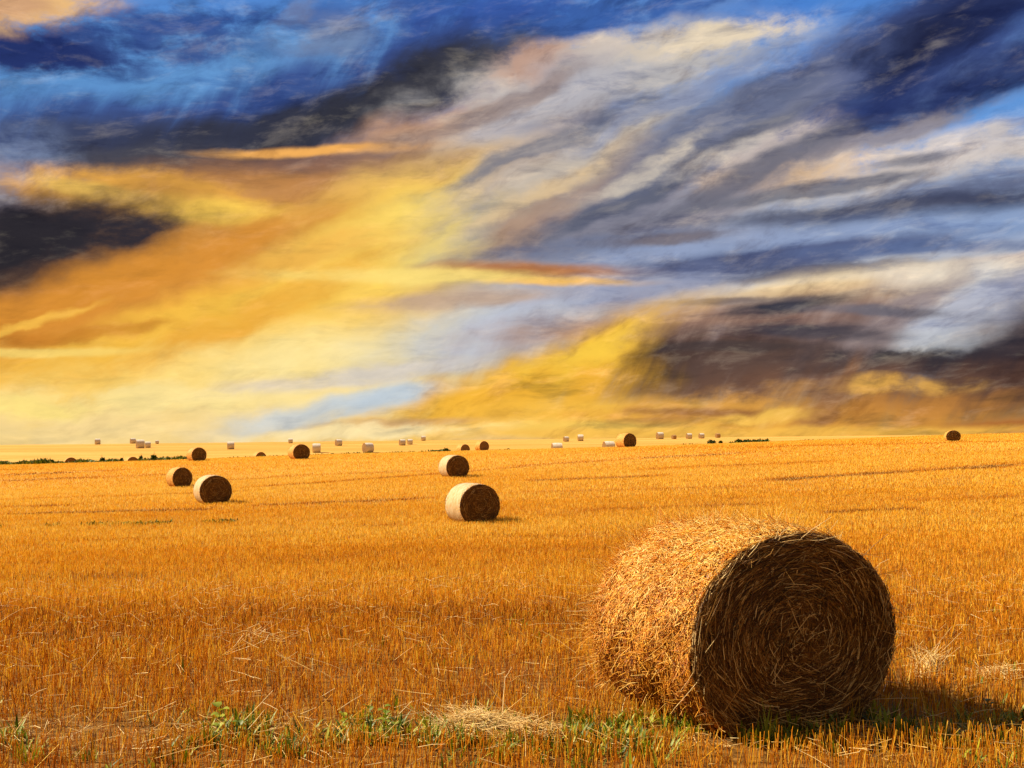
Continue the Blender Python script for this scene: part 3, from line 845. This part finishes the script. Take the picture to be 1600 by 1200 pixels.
cb = N(nt, 'ShaderNodeCombineXYZ'); L(az.outputs[0], cb.inputs[0]); L(el.outputs[0], cb.inputs[1])
P = N(nt, 'ShaderNodeVectorMath', operation='SCALE'); L(cb.outputs[0], P.inputs[0]); P.inputs['Scale'].default_value = F
P = P.outputs[0]

def skyxy(px, py):
    a = math.atan2(px - 800, F)
    return a * F, math.atan2(HY - py, math.hypot(F, px - 800)) * F

def noise(src, sx_, sy_, rot, detail, rough, seed, dist=0.0):
    """noise stretched sx_ by sy_ pixels along a direction rot"""
    mp = N(nt, 'ShaderNodeMapping', vector_type='TEXTURE')
    mp.inputs['Rotation'].default_value = (0, 0, R(rot)); mp.inputs['Scale'].default_value = (sx_, sy_, 100)
    mp.inputs['Location'].default_value = (seed * 977.0, seed * 531.0, 0)
    L(src, mp.inputs[0])
    n = N(nt, 'ShaderNodeTexNoise', noise_dimensions='2D', i_Scale=1.0, i_Detail=detail, i_Roughness=rough, i_Distortion=dist)
    L(mp.outputs[0], n.inputs['Vector'])
    return n

def vadd(a, ncol, sx_, sy_):
    m = N(nt, 'ShaderNodeVectorMath', operation='MULTIPLY_ADD')
    s = N(nt, 'ShaderNodeVectorMath', operation='SUBTRACT'); L(ncol, s.inputs[0]); s.inputs[1].default_value = (.5, .5, .5)
    L(s.outputs[0], m.inputs[0]); m.inputs[1].default_value = (sx_, sy_, 0); L(a, m.inputs[2])
    return m.outputs[0]

w1 = noise(P, 210, 120, 12, 3, .55, 1)
w2 = noise(P, 45, 30, 15, 4, .6, 2)
PW = vadd(vadd(P, w1.outputs['Color'], 110, 50), w2.outputs['Color'], 22, 12)
PS = vadd(P, w1.outputs['Color'], 70, 24)
PH = vadd(vadd(P, w1.outputs['Color'], 90, 18), w2.outputs['Color'], 22, 6)
PV = vadd(P, w1.outputs['Color'], 26, 10)
def blend(a_, b_, t):
    m = N(nt, 'ShaderNodeMix', data_type='FLOAT'); m.inputs['Factor'].default_value = t
    L(a_, m.inputs['A']); L(b_, m.inputs['B']); return m.outputs['Result']
nb = noise(PS, 80, 40, 8, 9, .62, 3).outputs['Fac']              # billow
nz = {
 'b': nb,
 'd': blend(noise(PS, 230, 56, 28, 5, .55, 4).outputs['Fac'], nb, .42),   # streaks rising to the right
 'v': blend(noise(PV, 190, 40, 60, 5, .55, 5).outputs['Fac'], nb, .14),   # steep virga fibres
 'h': blend(noise(PS, 260, 38, 3, 6, .58, 6).outputs['Fac'], nb, .35),    # level bars
}
LAYERS = [
 # x, y, rx, ry, rot, colour, opacity, noise, noise amount, soft width
 (430, 470, 800, 300, 14, (250, 192, 76), 1.0, 'd', .5, .6),
 (300, 600, 800, 130, 4, (253, 212, 108), 1.0, 'h', .4, .6),
 (240, 665, 700, 60, 2, (249, 218, 150), .95, 'b', .5, .6),
 (600, 560, 360, 80, 8, (255, 231, 158), 1.0, 'd', .6, .65),
 # ochre streaks on the left
 (230, 455, 480, 110, 20, (238, 166, 58), .95, 'd', .9, .5),
 (60, 480, 200, 60, 18, (206, 126, 44), .85, 'd', 1.0, .5),
 (330, 400, 340, 60, 22, (214, 146, 68), .8, 'd', .9, .5),
 (420, 450, 230, 50, 28, (226, 158, 55), .8, 'd', .9, .5),
 (300, 500, 330, 40, 18, (250, 196, 74), .7, 'd', 1.0, .5),
 # right half: greys and creams over the pale blue
 (1250, 330, 620, 260, 8, (154, 162, 184), .85, 'h', .5, .6),
 (960, 230, 380, 170, 24, (146, 154, 170), 1.0, 'd', .5, .55),
 (1300, 250, 420, 70, 4, (202, 194, 186), .95, 'b', .8, .5),
 (1420, 450, 420, 80, 4, (202, 204, 208), .9, 'h', .7, .5),
 (800, 505, 260, 80, 15, (196, 200, 204), .95, 'd', .5, .6),
 # blue upper sky
 (230, 130, 560, 110, 4, (96, 150, 208), 1.0, 'b', .4, .5),
 (470, 100, 280, 80, 10, (102, 154, 210), .95, 'b', .5, .5),
 (1230, 60, 360, 100, 22, (70, 128, 208), .95, 'd', .4, .5),
 (1500, 190, 330, 55, 10, (94, 150, 218), .95, 'd', .5, .5),
 (1130, 120, 260, 45, 20, (108, 152, 214), .9, 'd', .6, .5),
 (1270, 185, 230, 45, 12, (130, 162, 208), .85, 'd', .6, .5),
 # top left
 (110, 72, 330, 40, 7, (58, 84, 144), .95, 'b', 1.1, .4),
 (40, 82, 150, 32, 5, (36, 50, 104), .95, 'b', 1.1, .4),
 (310, 32, 190, 26, 8, (54, 84, 150), .9, 'b', 1.2, .4),
 (790, 22, 400, 36, 2, (58, 94, 164), .95, 'b', 1.2, .4),
 (720, 75, 230, 60, 30, (56, 88, 164), .9, 'v', .9, .5),
 (720, 78, 60, 40, 40, (48, 66, 120), .7, 'v', .9, .5),
 (970, 22, 260, 26, 8, (60, 98, 168), .9, 'b', 1.2, .4),
 (540, 55, 110, 40, 12, (118, 128, 156), .65, 'b', 1.1, .5),
 (460, 20, 40, 16, 40, (140, 140, 150), .35, 'b', .9, .5),
 (40, 14, 170, 40, 14, (238, 190, 128), 1.0, 'b', .8, .4),
 (10, 26, 90, 22, 12, (194, 146, 116), .7, 'b', 1.0, .4),
 # dark band with virga across the upper left
 (130, 205, 380, 62, 2, (62, 88, 148), .95, 'v', .8, .5),
 (430, 165, 400, 62, 16, (58, 80, 140), .95, 'v', .9, .5),
 (180, 232, 380, 50, 3, (66, 78, 114), .95, 'v', .9, .5),
 (330, 225, 330, 50, 6, (58, 66, 96), .95, 'v', .8, .5),
 (430, 205, 330, 46, 14, (52, 55, 72), 1.0, 'v', .7, .5),
 (610, 150, 260, 44, 24, (50, 51, 62), 1.0, 'd', .7, .5),
 (740, 108, 170, 26, 20, (66, 66, 74), .9, 'd', .8, .5),
 (230, 262, 380, 36, 3, (72, 72, 84), 1.0, 'b', .6, .5),
 (450, 262, 260, 26, 3, (78, 72, 76), .9, 'b', .7, .5),
 (20, 262, 110, 56, 20, (122, 138, 172), .85, 'b', .8, .5),
 (30, 305, 90, 26, 10, (96, 96, 108), .8, 'b', .8, .5),
 # warm underside
 (670, 205, 240, 44, 22, (190, 146, 116), .95, 'd', .8, .5),
 (760, 240, 220, 60, 22, (196, 180, 172), .8, 'd', .8, .5),
 (600, 262, 330, 34, 4, (136, 98, 84), .95, 'h', .7, .5),
 (440, 300, 440, 40, 2, (196, 136, 76), .9, 'h', .8, .5),
 (500, 236, 190, 9, 5, (244, 176, 92), 1.0, 'h', .5, .45),
 (250, 312, 250, 36, -3, (238, 174, 76), 1.0, 'b', .8, .4),
 (310, 330, 190, 22, 0, (255, 206, 88), 1.0, 'h', .8, .5),
 (150, 298, 110, 14, -6, (255, 206, 100), .95, 'h', .8, .5),
 (560, 350, 260, 60, 16, (236, 180, 84), .85, 'd', .8, .5),
 # dark cloud at the left edge
 (40, 395, 300, 80, 18, (100, 62, 48), .9, 'd', .6, .5),
 (70, 358, 250, 54, 4, (50, 46, 54), 1.0, 'b', .6, .4),
 (10, 385, 170, 62, 20, (44, 41, 47), 1.0, 'd', .5, .5),
 # bright core
 (720, 320, 330, 120, 26, (226, 186, 130), .7, 'd', .8, .75),
 (630, 378, 320, 105, 22, (255, 208, 84), 1.0, 'd', .8, .75),
 (680, 360, 190, 70, 22, (255, 224, 112), 1.0, 'd', .8, .7),
 (330, 392, 300, 40, 18, (206, 138, 62), .8, 'd', 1.0, .6),
 (170, 445, 330, 44, 20, (222, 146, 52), .8, 'd', 1.1, .6),
 (420, 480, 300, 30, 26, (234, 166, 58), .7, 'd', 1.2, .6),
 (500, 395, 180, 20, 20, (236, 170, 76), .6, 'd', 1.2, .6),
 # top right dark cloud
 (1400, 105, 420, 80, 20, (58, 78, 144), .95, 'd', .6, .5),
 (1460, 62, 420, 62, 20, (36, 45, 84), .92, 'd', .5, .45),
 (1300, 118, 260, 34, 14, (34, 39, 68), 1.0, 'd', .6, .5),
 (1520, 130, 280, 34, 14, (38, 50, 98), .95, 'd', .7, .5),
 (1180, 185, 280, 50, 26, (84, 100, 150), .85, 'd', .8, .5),
 (1080, 240, 300, 60, 28, (126, 130, 152), .95, 'd', .8, .5),
 # white cloud upper middle
 (950, 112, 330, 50, 8, (194, 189, 186), 1.0, 'b', .8, .45),
 (1080, 66, 220, 20, 6, (230, 212, 184), 1.0, 'b', .8, .4),
 (900, 95, 180, 28, 12, (212, 196, 180), .95, 'b', .9, .4),
 (835, 105, 90, 34, 10, (190, 152, 134), .9, 'b', .8, .4),
 (860, 155, 200, 50, 20, (178, 176, 184), .9, 'd', .8, .5),
 # middle
 (930, 193, 150, 15, 3, (124, 130, 154), .85, 'h', .8, .5),
 (970, 225, 150, 28, 32, (246, 226, 184), .95, 'd', .7, .5),
 (920, 258, 100, 22, 30, (252, 224, 170), .95, 'd', .7, .5),
 (900, 285, 300, 100, 28, (142, 146, 158), .85, 'd', .8, .6),
 (800, 268, 170, 44, 30, (196, 176, 164), .6, 'd', .9, .5),
 (930, 235, 190, 36, 30, (222, 208, 188), .6, 'd', 1.0, .5),
 (890, 325, 230, 56, 34, (152, 130, 122), .7, 'd', .8, .5),
 (840, 355, 130, 40, 36, (186, 144, 108), .5, 'd', .8, .5),
 (1020, 320, 270, 60, 24, (140, 138, 152), .95, 'd', .8, .5),
 (1250, 270, 190, 32, 4, (230, 192, 148), .95, 'b', 1.0, .4),
 (1180, 240, 130, 30, 14, (196, 182, 176), .9, 'b', 1.0, .4),
 (1370, 213, 190, 22, 12, (148, 140, 146), .9, 'b', .9, .4),
 (1500, 235, 230, 34, 6, (214, 202, 194), .85, 'b', 1.0, .4),
 (1430, 250, 90, 10, 4, (118, 118, 130), .8, 'h', .9, .4),
 (1130, 320, 160, 40, 20, (138, 132, 142), .8, 'd', .8, .5),
 # slate streaks that rise to the right through the middle
 (1000, 300, 300, 26, 24, (88, 94, 114), .85, 'd', 1.3, .5),
 (880, 215, 260, 18, 22, (112, 116, 132), .8, 'd', 1.3, .5),
 (1090, 212, 260, 26, 27, (92, 102, 132), .85, 'd', 1.3, .5),
 (1140, 288, 240, 22, 20, (100, 102, 118), .8, 'd', 1.3, .5),
 (960, 380, 280, 16, 6, (104, 112, 138), .8, 'h', 1.3, .5),
 (740, 178, 220, 18, 20, (148, 128, 122), .75, 'd', 1.3, .5),
 (1270, 298, 220, 12, 6, (106, 108, 122), .8, 'h', 1.3, .5),
 (1050, 160, 200, 16, 22, (128, 140, 172), .8, 'd', 1.3, .5),
 (1010, 262, 150, 16, 24, (236, 220, 194), .6, 'b', 1.3, .75),
 (1120, 248, 120, 14, 16, (220, 208, 194), .6, 'b', 1.3, .7),
 (850, 300, 160, 14, 28, (232, 200, 150), .7, 'd', 1.3, .5),
 # level bars on the right
 (1560, 290, 230, 20, 3, (94, 102, 132), .9, 'h', .9, .4),
 (1440, 326, 330, 24, 2, (66, 72, 98), 1.0, 'h', .8, .4),
 (1280, 338, 210, 14, 1, (92, 96, 116), .9, 'h', .8, .4),
 (1480, 362, 330, 30, 2, (136, 160, 200), .95, 'h', .8, .5),
 (1160, 385, 330, 36, 3, (144, 160, 194), .9, 'h', .8, .5),
 (1060, 370, 140, 10, 4, (118, 110, 118), .9, 'h', .8, .4),
 (1180, 408, 350, 24, 4, (84, 94, 130), 1.0, 'h', .9, .4),
 (1280, 424, 230, 15, 2, (76, 80, 106), .95, 'h', .9, .4),
 (1500, 388, 240, 14, -2, (92, 110, 152), .85, 'h', .9, .4),
 (1550, 410, 130, 12, 3, (216, 190, 176), .8, 'h', .9, .4),
 (1340, 446, 300, 30, 3, (248, 224, 182), 1.0, 'h', .8, .5),
 (1450, 432, 150, 24, 4, (234, 222, 204), .9, 'h', .7, .5),
 (1240, 455, 130, 14, 4, (240, 208, 156), .9, 'h', .8, .5),
 (950, 452, 230, 30, 6, (148, 156, 184), .85, 'h', .8, .5),
 (835, 424, 190, 15, -1, (180, 118, 74), 1.0, 'h', .6, .5),
 (870, 440, 160, 9, -1, (248, 192, 98), .95, 'h', .6, .5),
 (620, 432, 260, 14, 0, (255, 224, 124), .8, 'h', .9, .5),
 (720, 470, 200, 17, 4, (194, 164, 140), .85, 'h', .9, .5),
 (800, 515, 150, 36, 16, (192, 198, 214), .85, 'd', .6, .5),
 # brown storm on the right
 (1080, 500, 360, 34, 4, (192, 154, 128), .9, 'h', 1.0, .5),
 (1280, 570, 620, 120, 2, (146, 106, 84), 1.0, 'v', .7, .7),
 (1200, 545, 420, 60, 5, (118, 92, 86), .95, 'v', 1.0, .7),
 (1380, 530, 300, 50, 10, (126, 106, 102), .85, 'd', 1.0, .7),
 (1480, 515, 130, 60, 48, (208, 211, 216), 1.0, 'd', .7, .55),
 (1570, 465, 140, 36, 16, (172, 176, 196), .8, 'd', .7, .5),
 (1400, 495, 150, 34, 36, (152, 136, 136), .85, 'd', .9, .5),
 (1225, 478, 110, 16, 5, (58, 57, 68), 1.0, 'h', .7, .4),
 (1150, 470, 120, 8, 1, (110, 98, 100), .8, 'h', .9, .4),
 (1370, 485, 140, 10, -4, (108, 104, 114), .9, 'h', .9, .4),
 (1080, 572, 250, 52, 4, (78, 58, 50), .95, 'v', 1.0, .7),
 (1010, 578, 140, 36, 8, (62, 47, 44), .95, 'v', .9, .65),
 (1210, 575, 180, 40, 0, (96, 74, 66), .85, 'v', 1.1, .7),
 (1300, 520, 150, 14, -4, (74, 70, 78), .85, 'h', 1.1, .5),
 (1130, 543, 150, 10, 0, (70, 60, 60), .7, 'h', 1.2, .5),
 (1440, 560, 220, 26, -2, (58, 53, 58), 1.0, 'b', 1.0, .55),
 (1610, 560, 200, 84, 20, (46, 45, 55), 1.0, 'd', .7, .55),
 (1550, 610, 240, 62, 2, (78, 57, 52), .95, 'v', .9, .65),
 (1330, 580, 130, 14, 4, (66, 56, 58), .8, 'b', 1.2, .5),
 (1240, 618, 320, 44, 4, (116, 82, 64), .75, 'v', 1.3, .7),
 (1480, 632, 220, 44, 4, (92, 66, 56), .8, 'v', 1.2, .7),
 # glow low on the right
 (840, 592, 290, 46, 24, (250, 192, 60), 1.0, 'd', .8, .6),
 (900, 560, 150, 24, 22, (254, 206, 72), .95, 'd', .9, .55),
 (800, 622, 250, 46, 8, (244, 180, 58), .95, 'v', .9, .6),
 (960, 652, 330, 32, 0, (248, 190, 72), 1.0, 'h', .9, .55),
 (1180, 664, 440, 34, 0, (232, 164, 64), .95, 'v', 1.0, .65),
 (1080, 632, 180, 22, 4, (226, 160, 70), .8, 'b', 1.3, .6),
 (1395, 608, 110, 18, 2, (240, 180, 84), .8, 'b', 1.1, .5),
 (1420, 640, 170, 26, 4, (196, 132, 62), .8, 'v', 1.1, .6),
 (1290, 628, 90, 26, 60, (150, 104, 70), .7, 'v', 1.0, .6),
 (1540, 676, 220, 20, 3, (172, 104, 48), .95, 'h', .7, .55),
 (1110, 642, 140, 10, -2, (150, 100, 60), .85, 'h', 1.2, .5),
 (1020, 655, 90, 8, 2, (176, 124, 66), .7, 'h', 1.2, .5),
 (880, 670, 260, 18, 0, (255, 208, 96), .85, 'h', .9, .5),
 (1190, 648, 80, 12, 0, (252, 198, 88), .8, 'b', 1.2, .5),
 (1150, 676, 560, 12, 0, (250, 190, 80), .85, 'h', .9, .5),
 # low cream and blue left of centre
 (520, 640, 210, 26, 10, (196, 205, 210), .85, 'd', .6, .45),
 (590, 622, 110, 18, 8, (190, 204, 216), .8, 'd', .6, .45),
 (420, 606, 140, 16, 6, (218, 202, 184), .75, 'h', .9, .5),
 (600, 585, 200, 18, 8, (208, 202, 200), .75, 'h', .9, .5),
 (640, 662, 150, 10, 2, (216, 168, 112), .85, 'h', .9, .45),
 (560, 676, 220, 14, 2, (254, 230, 170), .85, 'b', .9, .45),
 (220, 625, 280, 24, 2, (255, 228, 150), .85, 'b', 1.0, .45),
 (60, 632, 120, 18, 2, (255, 226, 130), .85, 'b', 1.0, .45),
 (70, 550, 170, 8, 3, (255, 216, 112), .95, 'h', .4, .5),
 (120, 520, 160, 12, 6, (196, 122, 42), .7, 'd', .8, .5),
 (40, 505, 110, 8, 20, (255, 196, 80), .8, 'd', .5, .5),
]
KN = 2.5
er = ramp(nt, [(0, lin((244, 196, 120))), (.08, lin((246, 206, 140))), (.25, lin((186, 186, 200))), (.5, lin((130, 160, 206))), (.75, lin((84, 138, 210))), (1, lin((74, 130, 208)))])
em = N(nt, 'ShaderNodeMapRange'); em.inputs['From Max'].default_value = 720; 
es = N(nt, 'ShaderNodeSeparateXYZ'); L(P, es.inputs[0]); L(es.outputs['Y'], em.inputs['Value']); L(em.outputs[0], er.inputs['Fac'])
# clear-sky radiance: the physical sky at daylight strength, behind the cloud sheet
sk = N(nt, 'ShaderNodeVectorMath', operation='SCALE'); L(sky.outputs[0], sk.inputs[0]); sk.inputs['Scale'].default_value = .10 / 2 ** 0
mx = N(nt, 'ShaderNodeMix', data_type='RGBA'); mx.inputs['Factor'].default_value = .94
L(sk.outputs[0], mx.inputs['A']); L(er.outputs[0], mx.inputs['B'])
cur = mx.outputs['Result']
# unseen sky behind the viewer: made-up warm tone, takes blue out of the fill
ab = N(nt, 'ShaderNodeMath', operation='ABSOLUTE'); L(az.outputs[0], ab.inputs[0])
bm = N(nt, 'ShaderNodeMapRange'); bm.inputs['From Min'].default_value = .75; bm.inputs['From Max'].default_value = 1.6; L(ab.outputs[0], bm.inputs['Value'])
mx = N(nt, 'ShaderNodeMix', data_type='RGBA'); L(bm.outputs[0], mx.inputs['Factor']); L(cur, mx.inputs['A']); mx.inputs['B'].default_value = (.30, .235, .175, 1)
cur = mx.outputs['Result']
for (x, y, rx, ry, rot, c, op, nn, k, soft) in LAYERS:
    X_, Y_ = skyxy(x, y)
    mp = N(nt, 'ShaderNodeMapping', vector_type='TEXTURE')
    mp.inputs['Location'].default_value = (X_, Y_, 0); mp.inputs['Rotation'].default_value = (0, 0, R(rot)); mp.inputs['Scale'].default_value = (rx * 1.2, ry * 1.25, 1e4)
    dep = N(nt, 'ShaderNodeVectorMath', operation='MULTIPLY_ADD'); dep.inputs[1].default_value = (1e-7, 1e-7, 0)   # keeps the layers in order
    L(cur, dep.inputs[0]); L(PH if nn == 'h' else PW, dep.inputs[2]); L(dep.outputs[0], mp.inputs[0])
    gr = N(nt, 'ShaderNodeTexGradient', gradient_type='SPHERICAL'); L(mp.outputs[0], gr.inputs[0])
    ma = N(nt, 'ShaderNodeMath', operation='MULTIPLY_ADD'); L(nz[nn], ma.inputs[0]); ma.inputs[1].default_value = k * KN; L(gr.outputs['Fac'], ma.inputs[2])
    mr = N(nt, 'ShaderNodeMapRange', interpolation_type='SMOOTHSTEP'); L(ma.outputs[0], mr.inputs['Value'])
    mid = .33 + k * KN * .5
    mr.inputs['From Min'].default_value = mid - soft * 1.35; mr.inputs['From Max'].default_value = mid + soft * 1.15
    # nothing outside the blob itself
    g2 = N(nt, 'ShaderNodeMath', operation='MULTIPLY', use_clamp=True); L(gr.outputs['Fac'], g2.inputs[0]); g2.inputs[1].default_value = 2.0
    g3 = N(nt, 'ShaderNodeMath', operation='MULTIPLY'); L(g2.outputs[0], g3.inputs[0]); L(mr.outputs[0], g3.inputs[1])
    mr.inputs['To Max'].default_value = op
    mx = N(nt, 'ShaderNodeMix', data_type='RGBA'); L(g3.outputs[0], mx.inputs['Factor']); L(cur, mx.inputs['A']); mx.inputs['B'].default_value = (*lin(c), 1)
    cur = mx.outputs['Result']
# the glow low on the left is smooth cloud with fewer wisps
gx_, gy_ = skyxy(330, 520)
mp = N(nt, 'ShaderNodeMapping', vector_type='TEXTURE'); mp.inputs['Location'].default_value = (gx_, gy_, 0)
mp.inputs['Rotation'].default_value = (0, 0, R(14)); mp.inputs['Scale'].default_value = (800, 330, 1e4); L(PS, mp.inputs[0])
gq = N(nt, 'ShaderNodeTexGradient', gradient_type='SPHERICAL'); L(mp.outputs[0], gq.inputs[0])
gw = N(nt, 'ShaderNodeMapRange', interpolation_type='SMOOTHSTEP'); L(gq.outputs['Fac'], gw.inputs['Value'])
gw.inputs['From Min'].default_value = .1; gw.inputs['From Max'].default_value = .6; gw.inputs['To Min'].default_value = 1.25; gw.inputs['To Max'].default_value = .5
# thin wisps over the whole sheet: grey level ones, bright ragged ones, darker rising ones
for (sx2, sy2, rot2, seed2, lo, hi, amt, mul, add) in [
        (190, 34, 3, 9, .50, .74, .75, (.60, .63, .74), (.0, .0, .0)),
        (120, 34, 14, 10, .52, .76, .70, (1.10, 1.06, 1.0), (.10, .085, .065)),
        (130, 44, 26, 11, .52, .78, .65, (.62, .58, .60), (.0, .0, .0)),
        (70, 26, 8, 12, .52, .76, .50, (.72, .72, .76), (.0, .0, .0)),
        (90, 26, 4, 13, .54, .76, .60, (1.14, 1.08, 1.0), (.08, .07, .05))]:
    dep = N(nt, 'ShaderNodeVectorMath', operation='MULTIPLY_ADD'); dep.inputs[1].default_value = (1e-7, 1e-7, 0)
    L(cur, dep.inputs[0]); L(PS, dep.inputs[2])
    nn_ = noise(dep.outputs[0], sx2, sy2, rot2, 9, .64, seed2).outputs['Fac']
    mr = N(nt, 'ShaderNodeMapRange', interpolation_type='SMOOTHSTEP'); L(nn_, mr.inputs['Value'])
    mr.inputs['From Min'].default_value = lo; mr.inputs['From Max'].default_value = hi; mr.inputs['To Max'].default_value = amt
    gm = N(nt, 'ShaderNodeMath', operation='MULTIPLY'); L(mr.outputs[0], gm.inputs[0]); L(gw.outputs[0], gm.inputs[1]); mr = gm
    ml = N(nt, 'ShaderNodeVectorMath', operation='MULTIPLY_ADD'); L(cur, ml.inputs[0]); ml.inputs[1].default_value = mul; ml.inputs[2].default_value = add
    mx = N(nt, 'ShaderNodeMix', data_type='RGBA'); L(mr.outputs[0], mx.inputs['Factor']); L(cur, mx.inputs['A']); L(ml.outputs[0], mx.inputs['B'])
    cur = mx.outputs['Result']
# fine filaments through the whole sheet
dep = N(nt, 'ShaderNodeVectorMath', operation='MULTIPLY_ADD'); dep.inputs[1].default_value = (1e-7, 1e-7, 0)
L(cur, dep.inputs[0]); L(PS, dep.inputs[2])
f1 = noise(dep.outputs[0], 110, 30, 10, 7, .6, 7).outputs['Fac']
f2 = noise(dep.outputs[0], 60, 30, 10, 7, .6, 8).outputs['Fac']
fa = N(nt, 'ShaderNodeMath', operation='ADD'); L(f1, fa.inputs[0]); L(f2, fa.inputs[1])
fm = N(nt, 'ShaderNodeMapRange'); fm.inputs['From Min'].default_value = .6; fm.inputs['From Max'].default_value = 1.4
fm.inputs['To Min'].default_value = .92; fm.inputs['To Max'].default_value = 1.08; L(fa.outputs[0], fm.inputs['Value'])
fs = N(nt, 'ShaderNodeVectorMath', operation='SCALE'); L(cur, fs.inputs[0]); L(fm.outputs[0], fs.inputs['Scale'])
cur = fs.outputs[0]
L(cur, bg.inputs['Color'])
bg.inputs['Strength'].default_value = 1.0 / 2 ** EXPO
w.cycles.sampling_method = 'MANUAL'; w.cycles.sample_map_resolution = 256

# ------------------------------------------------------------------ sun
ld = bpy.data.lights.new('sun', 'SUN'); ld.energy = 4.8; ld.angle = R(.5); ld.color = (1, .86, .61)
so = link(bpy.data.objects.new('sun', ld)); so.rotation_euler = S.to_track_quat('Z', 'Y').to_euler(); so.location = (-60, 10, 50)

# ------------------------------------------------------------------ camera
cd = bpy.data.cameras.new('camera'); cam = link(bpy.data.objects.new('camera', cd))
cd.sensor_width = 36; cd.lens = F / 1600 * 36; cd.shift_y = (HY - 600) / 1600
cd.clip_start = .1; cd.clip_end = 9000
cam.location = (0, 0, CAMZ); cam.rotation_euler = (R(90), 0, 0)
SC.camera = cam

vs = SC.view_settings
vs.view_transform = 'Standard'; vs.look = 'None'; vs.exposure = EXPO; vs.gamma = 1; vs.use_curve_mapping = False
SC.cycles.max_bounces = 4; SC.cycles.diffuse_bounces = 3; SC.cycles.glossy_bounces = 2; SC.cycles.transmission_bounces = 2
SC.cycles.use_denoising = True
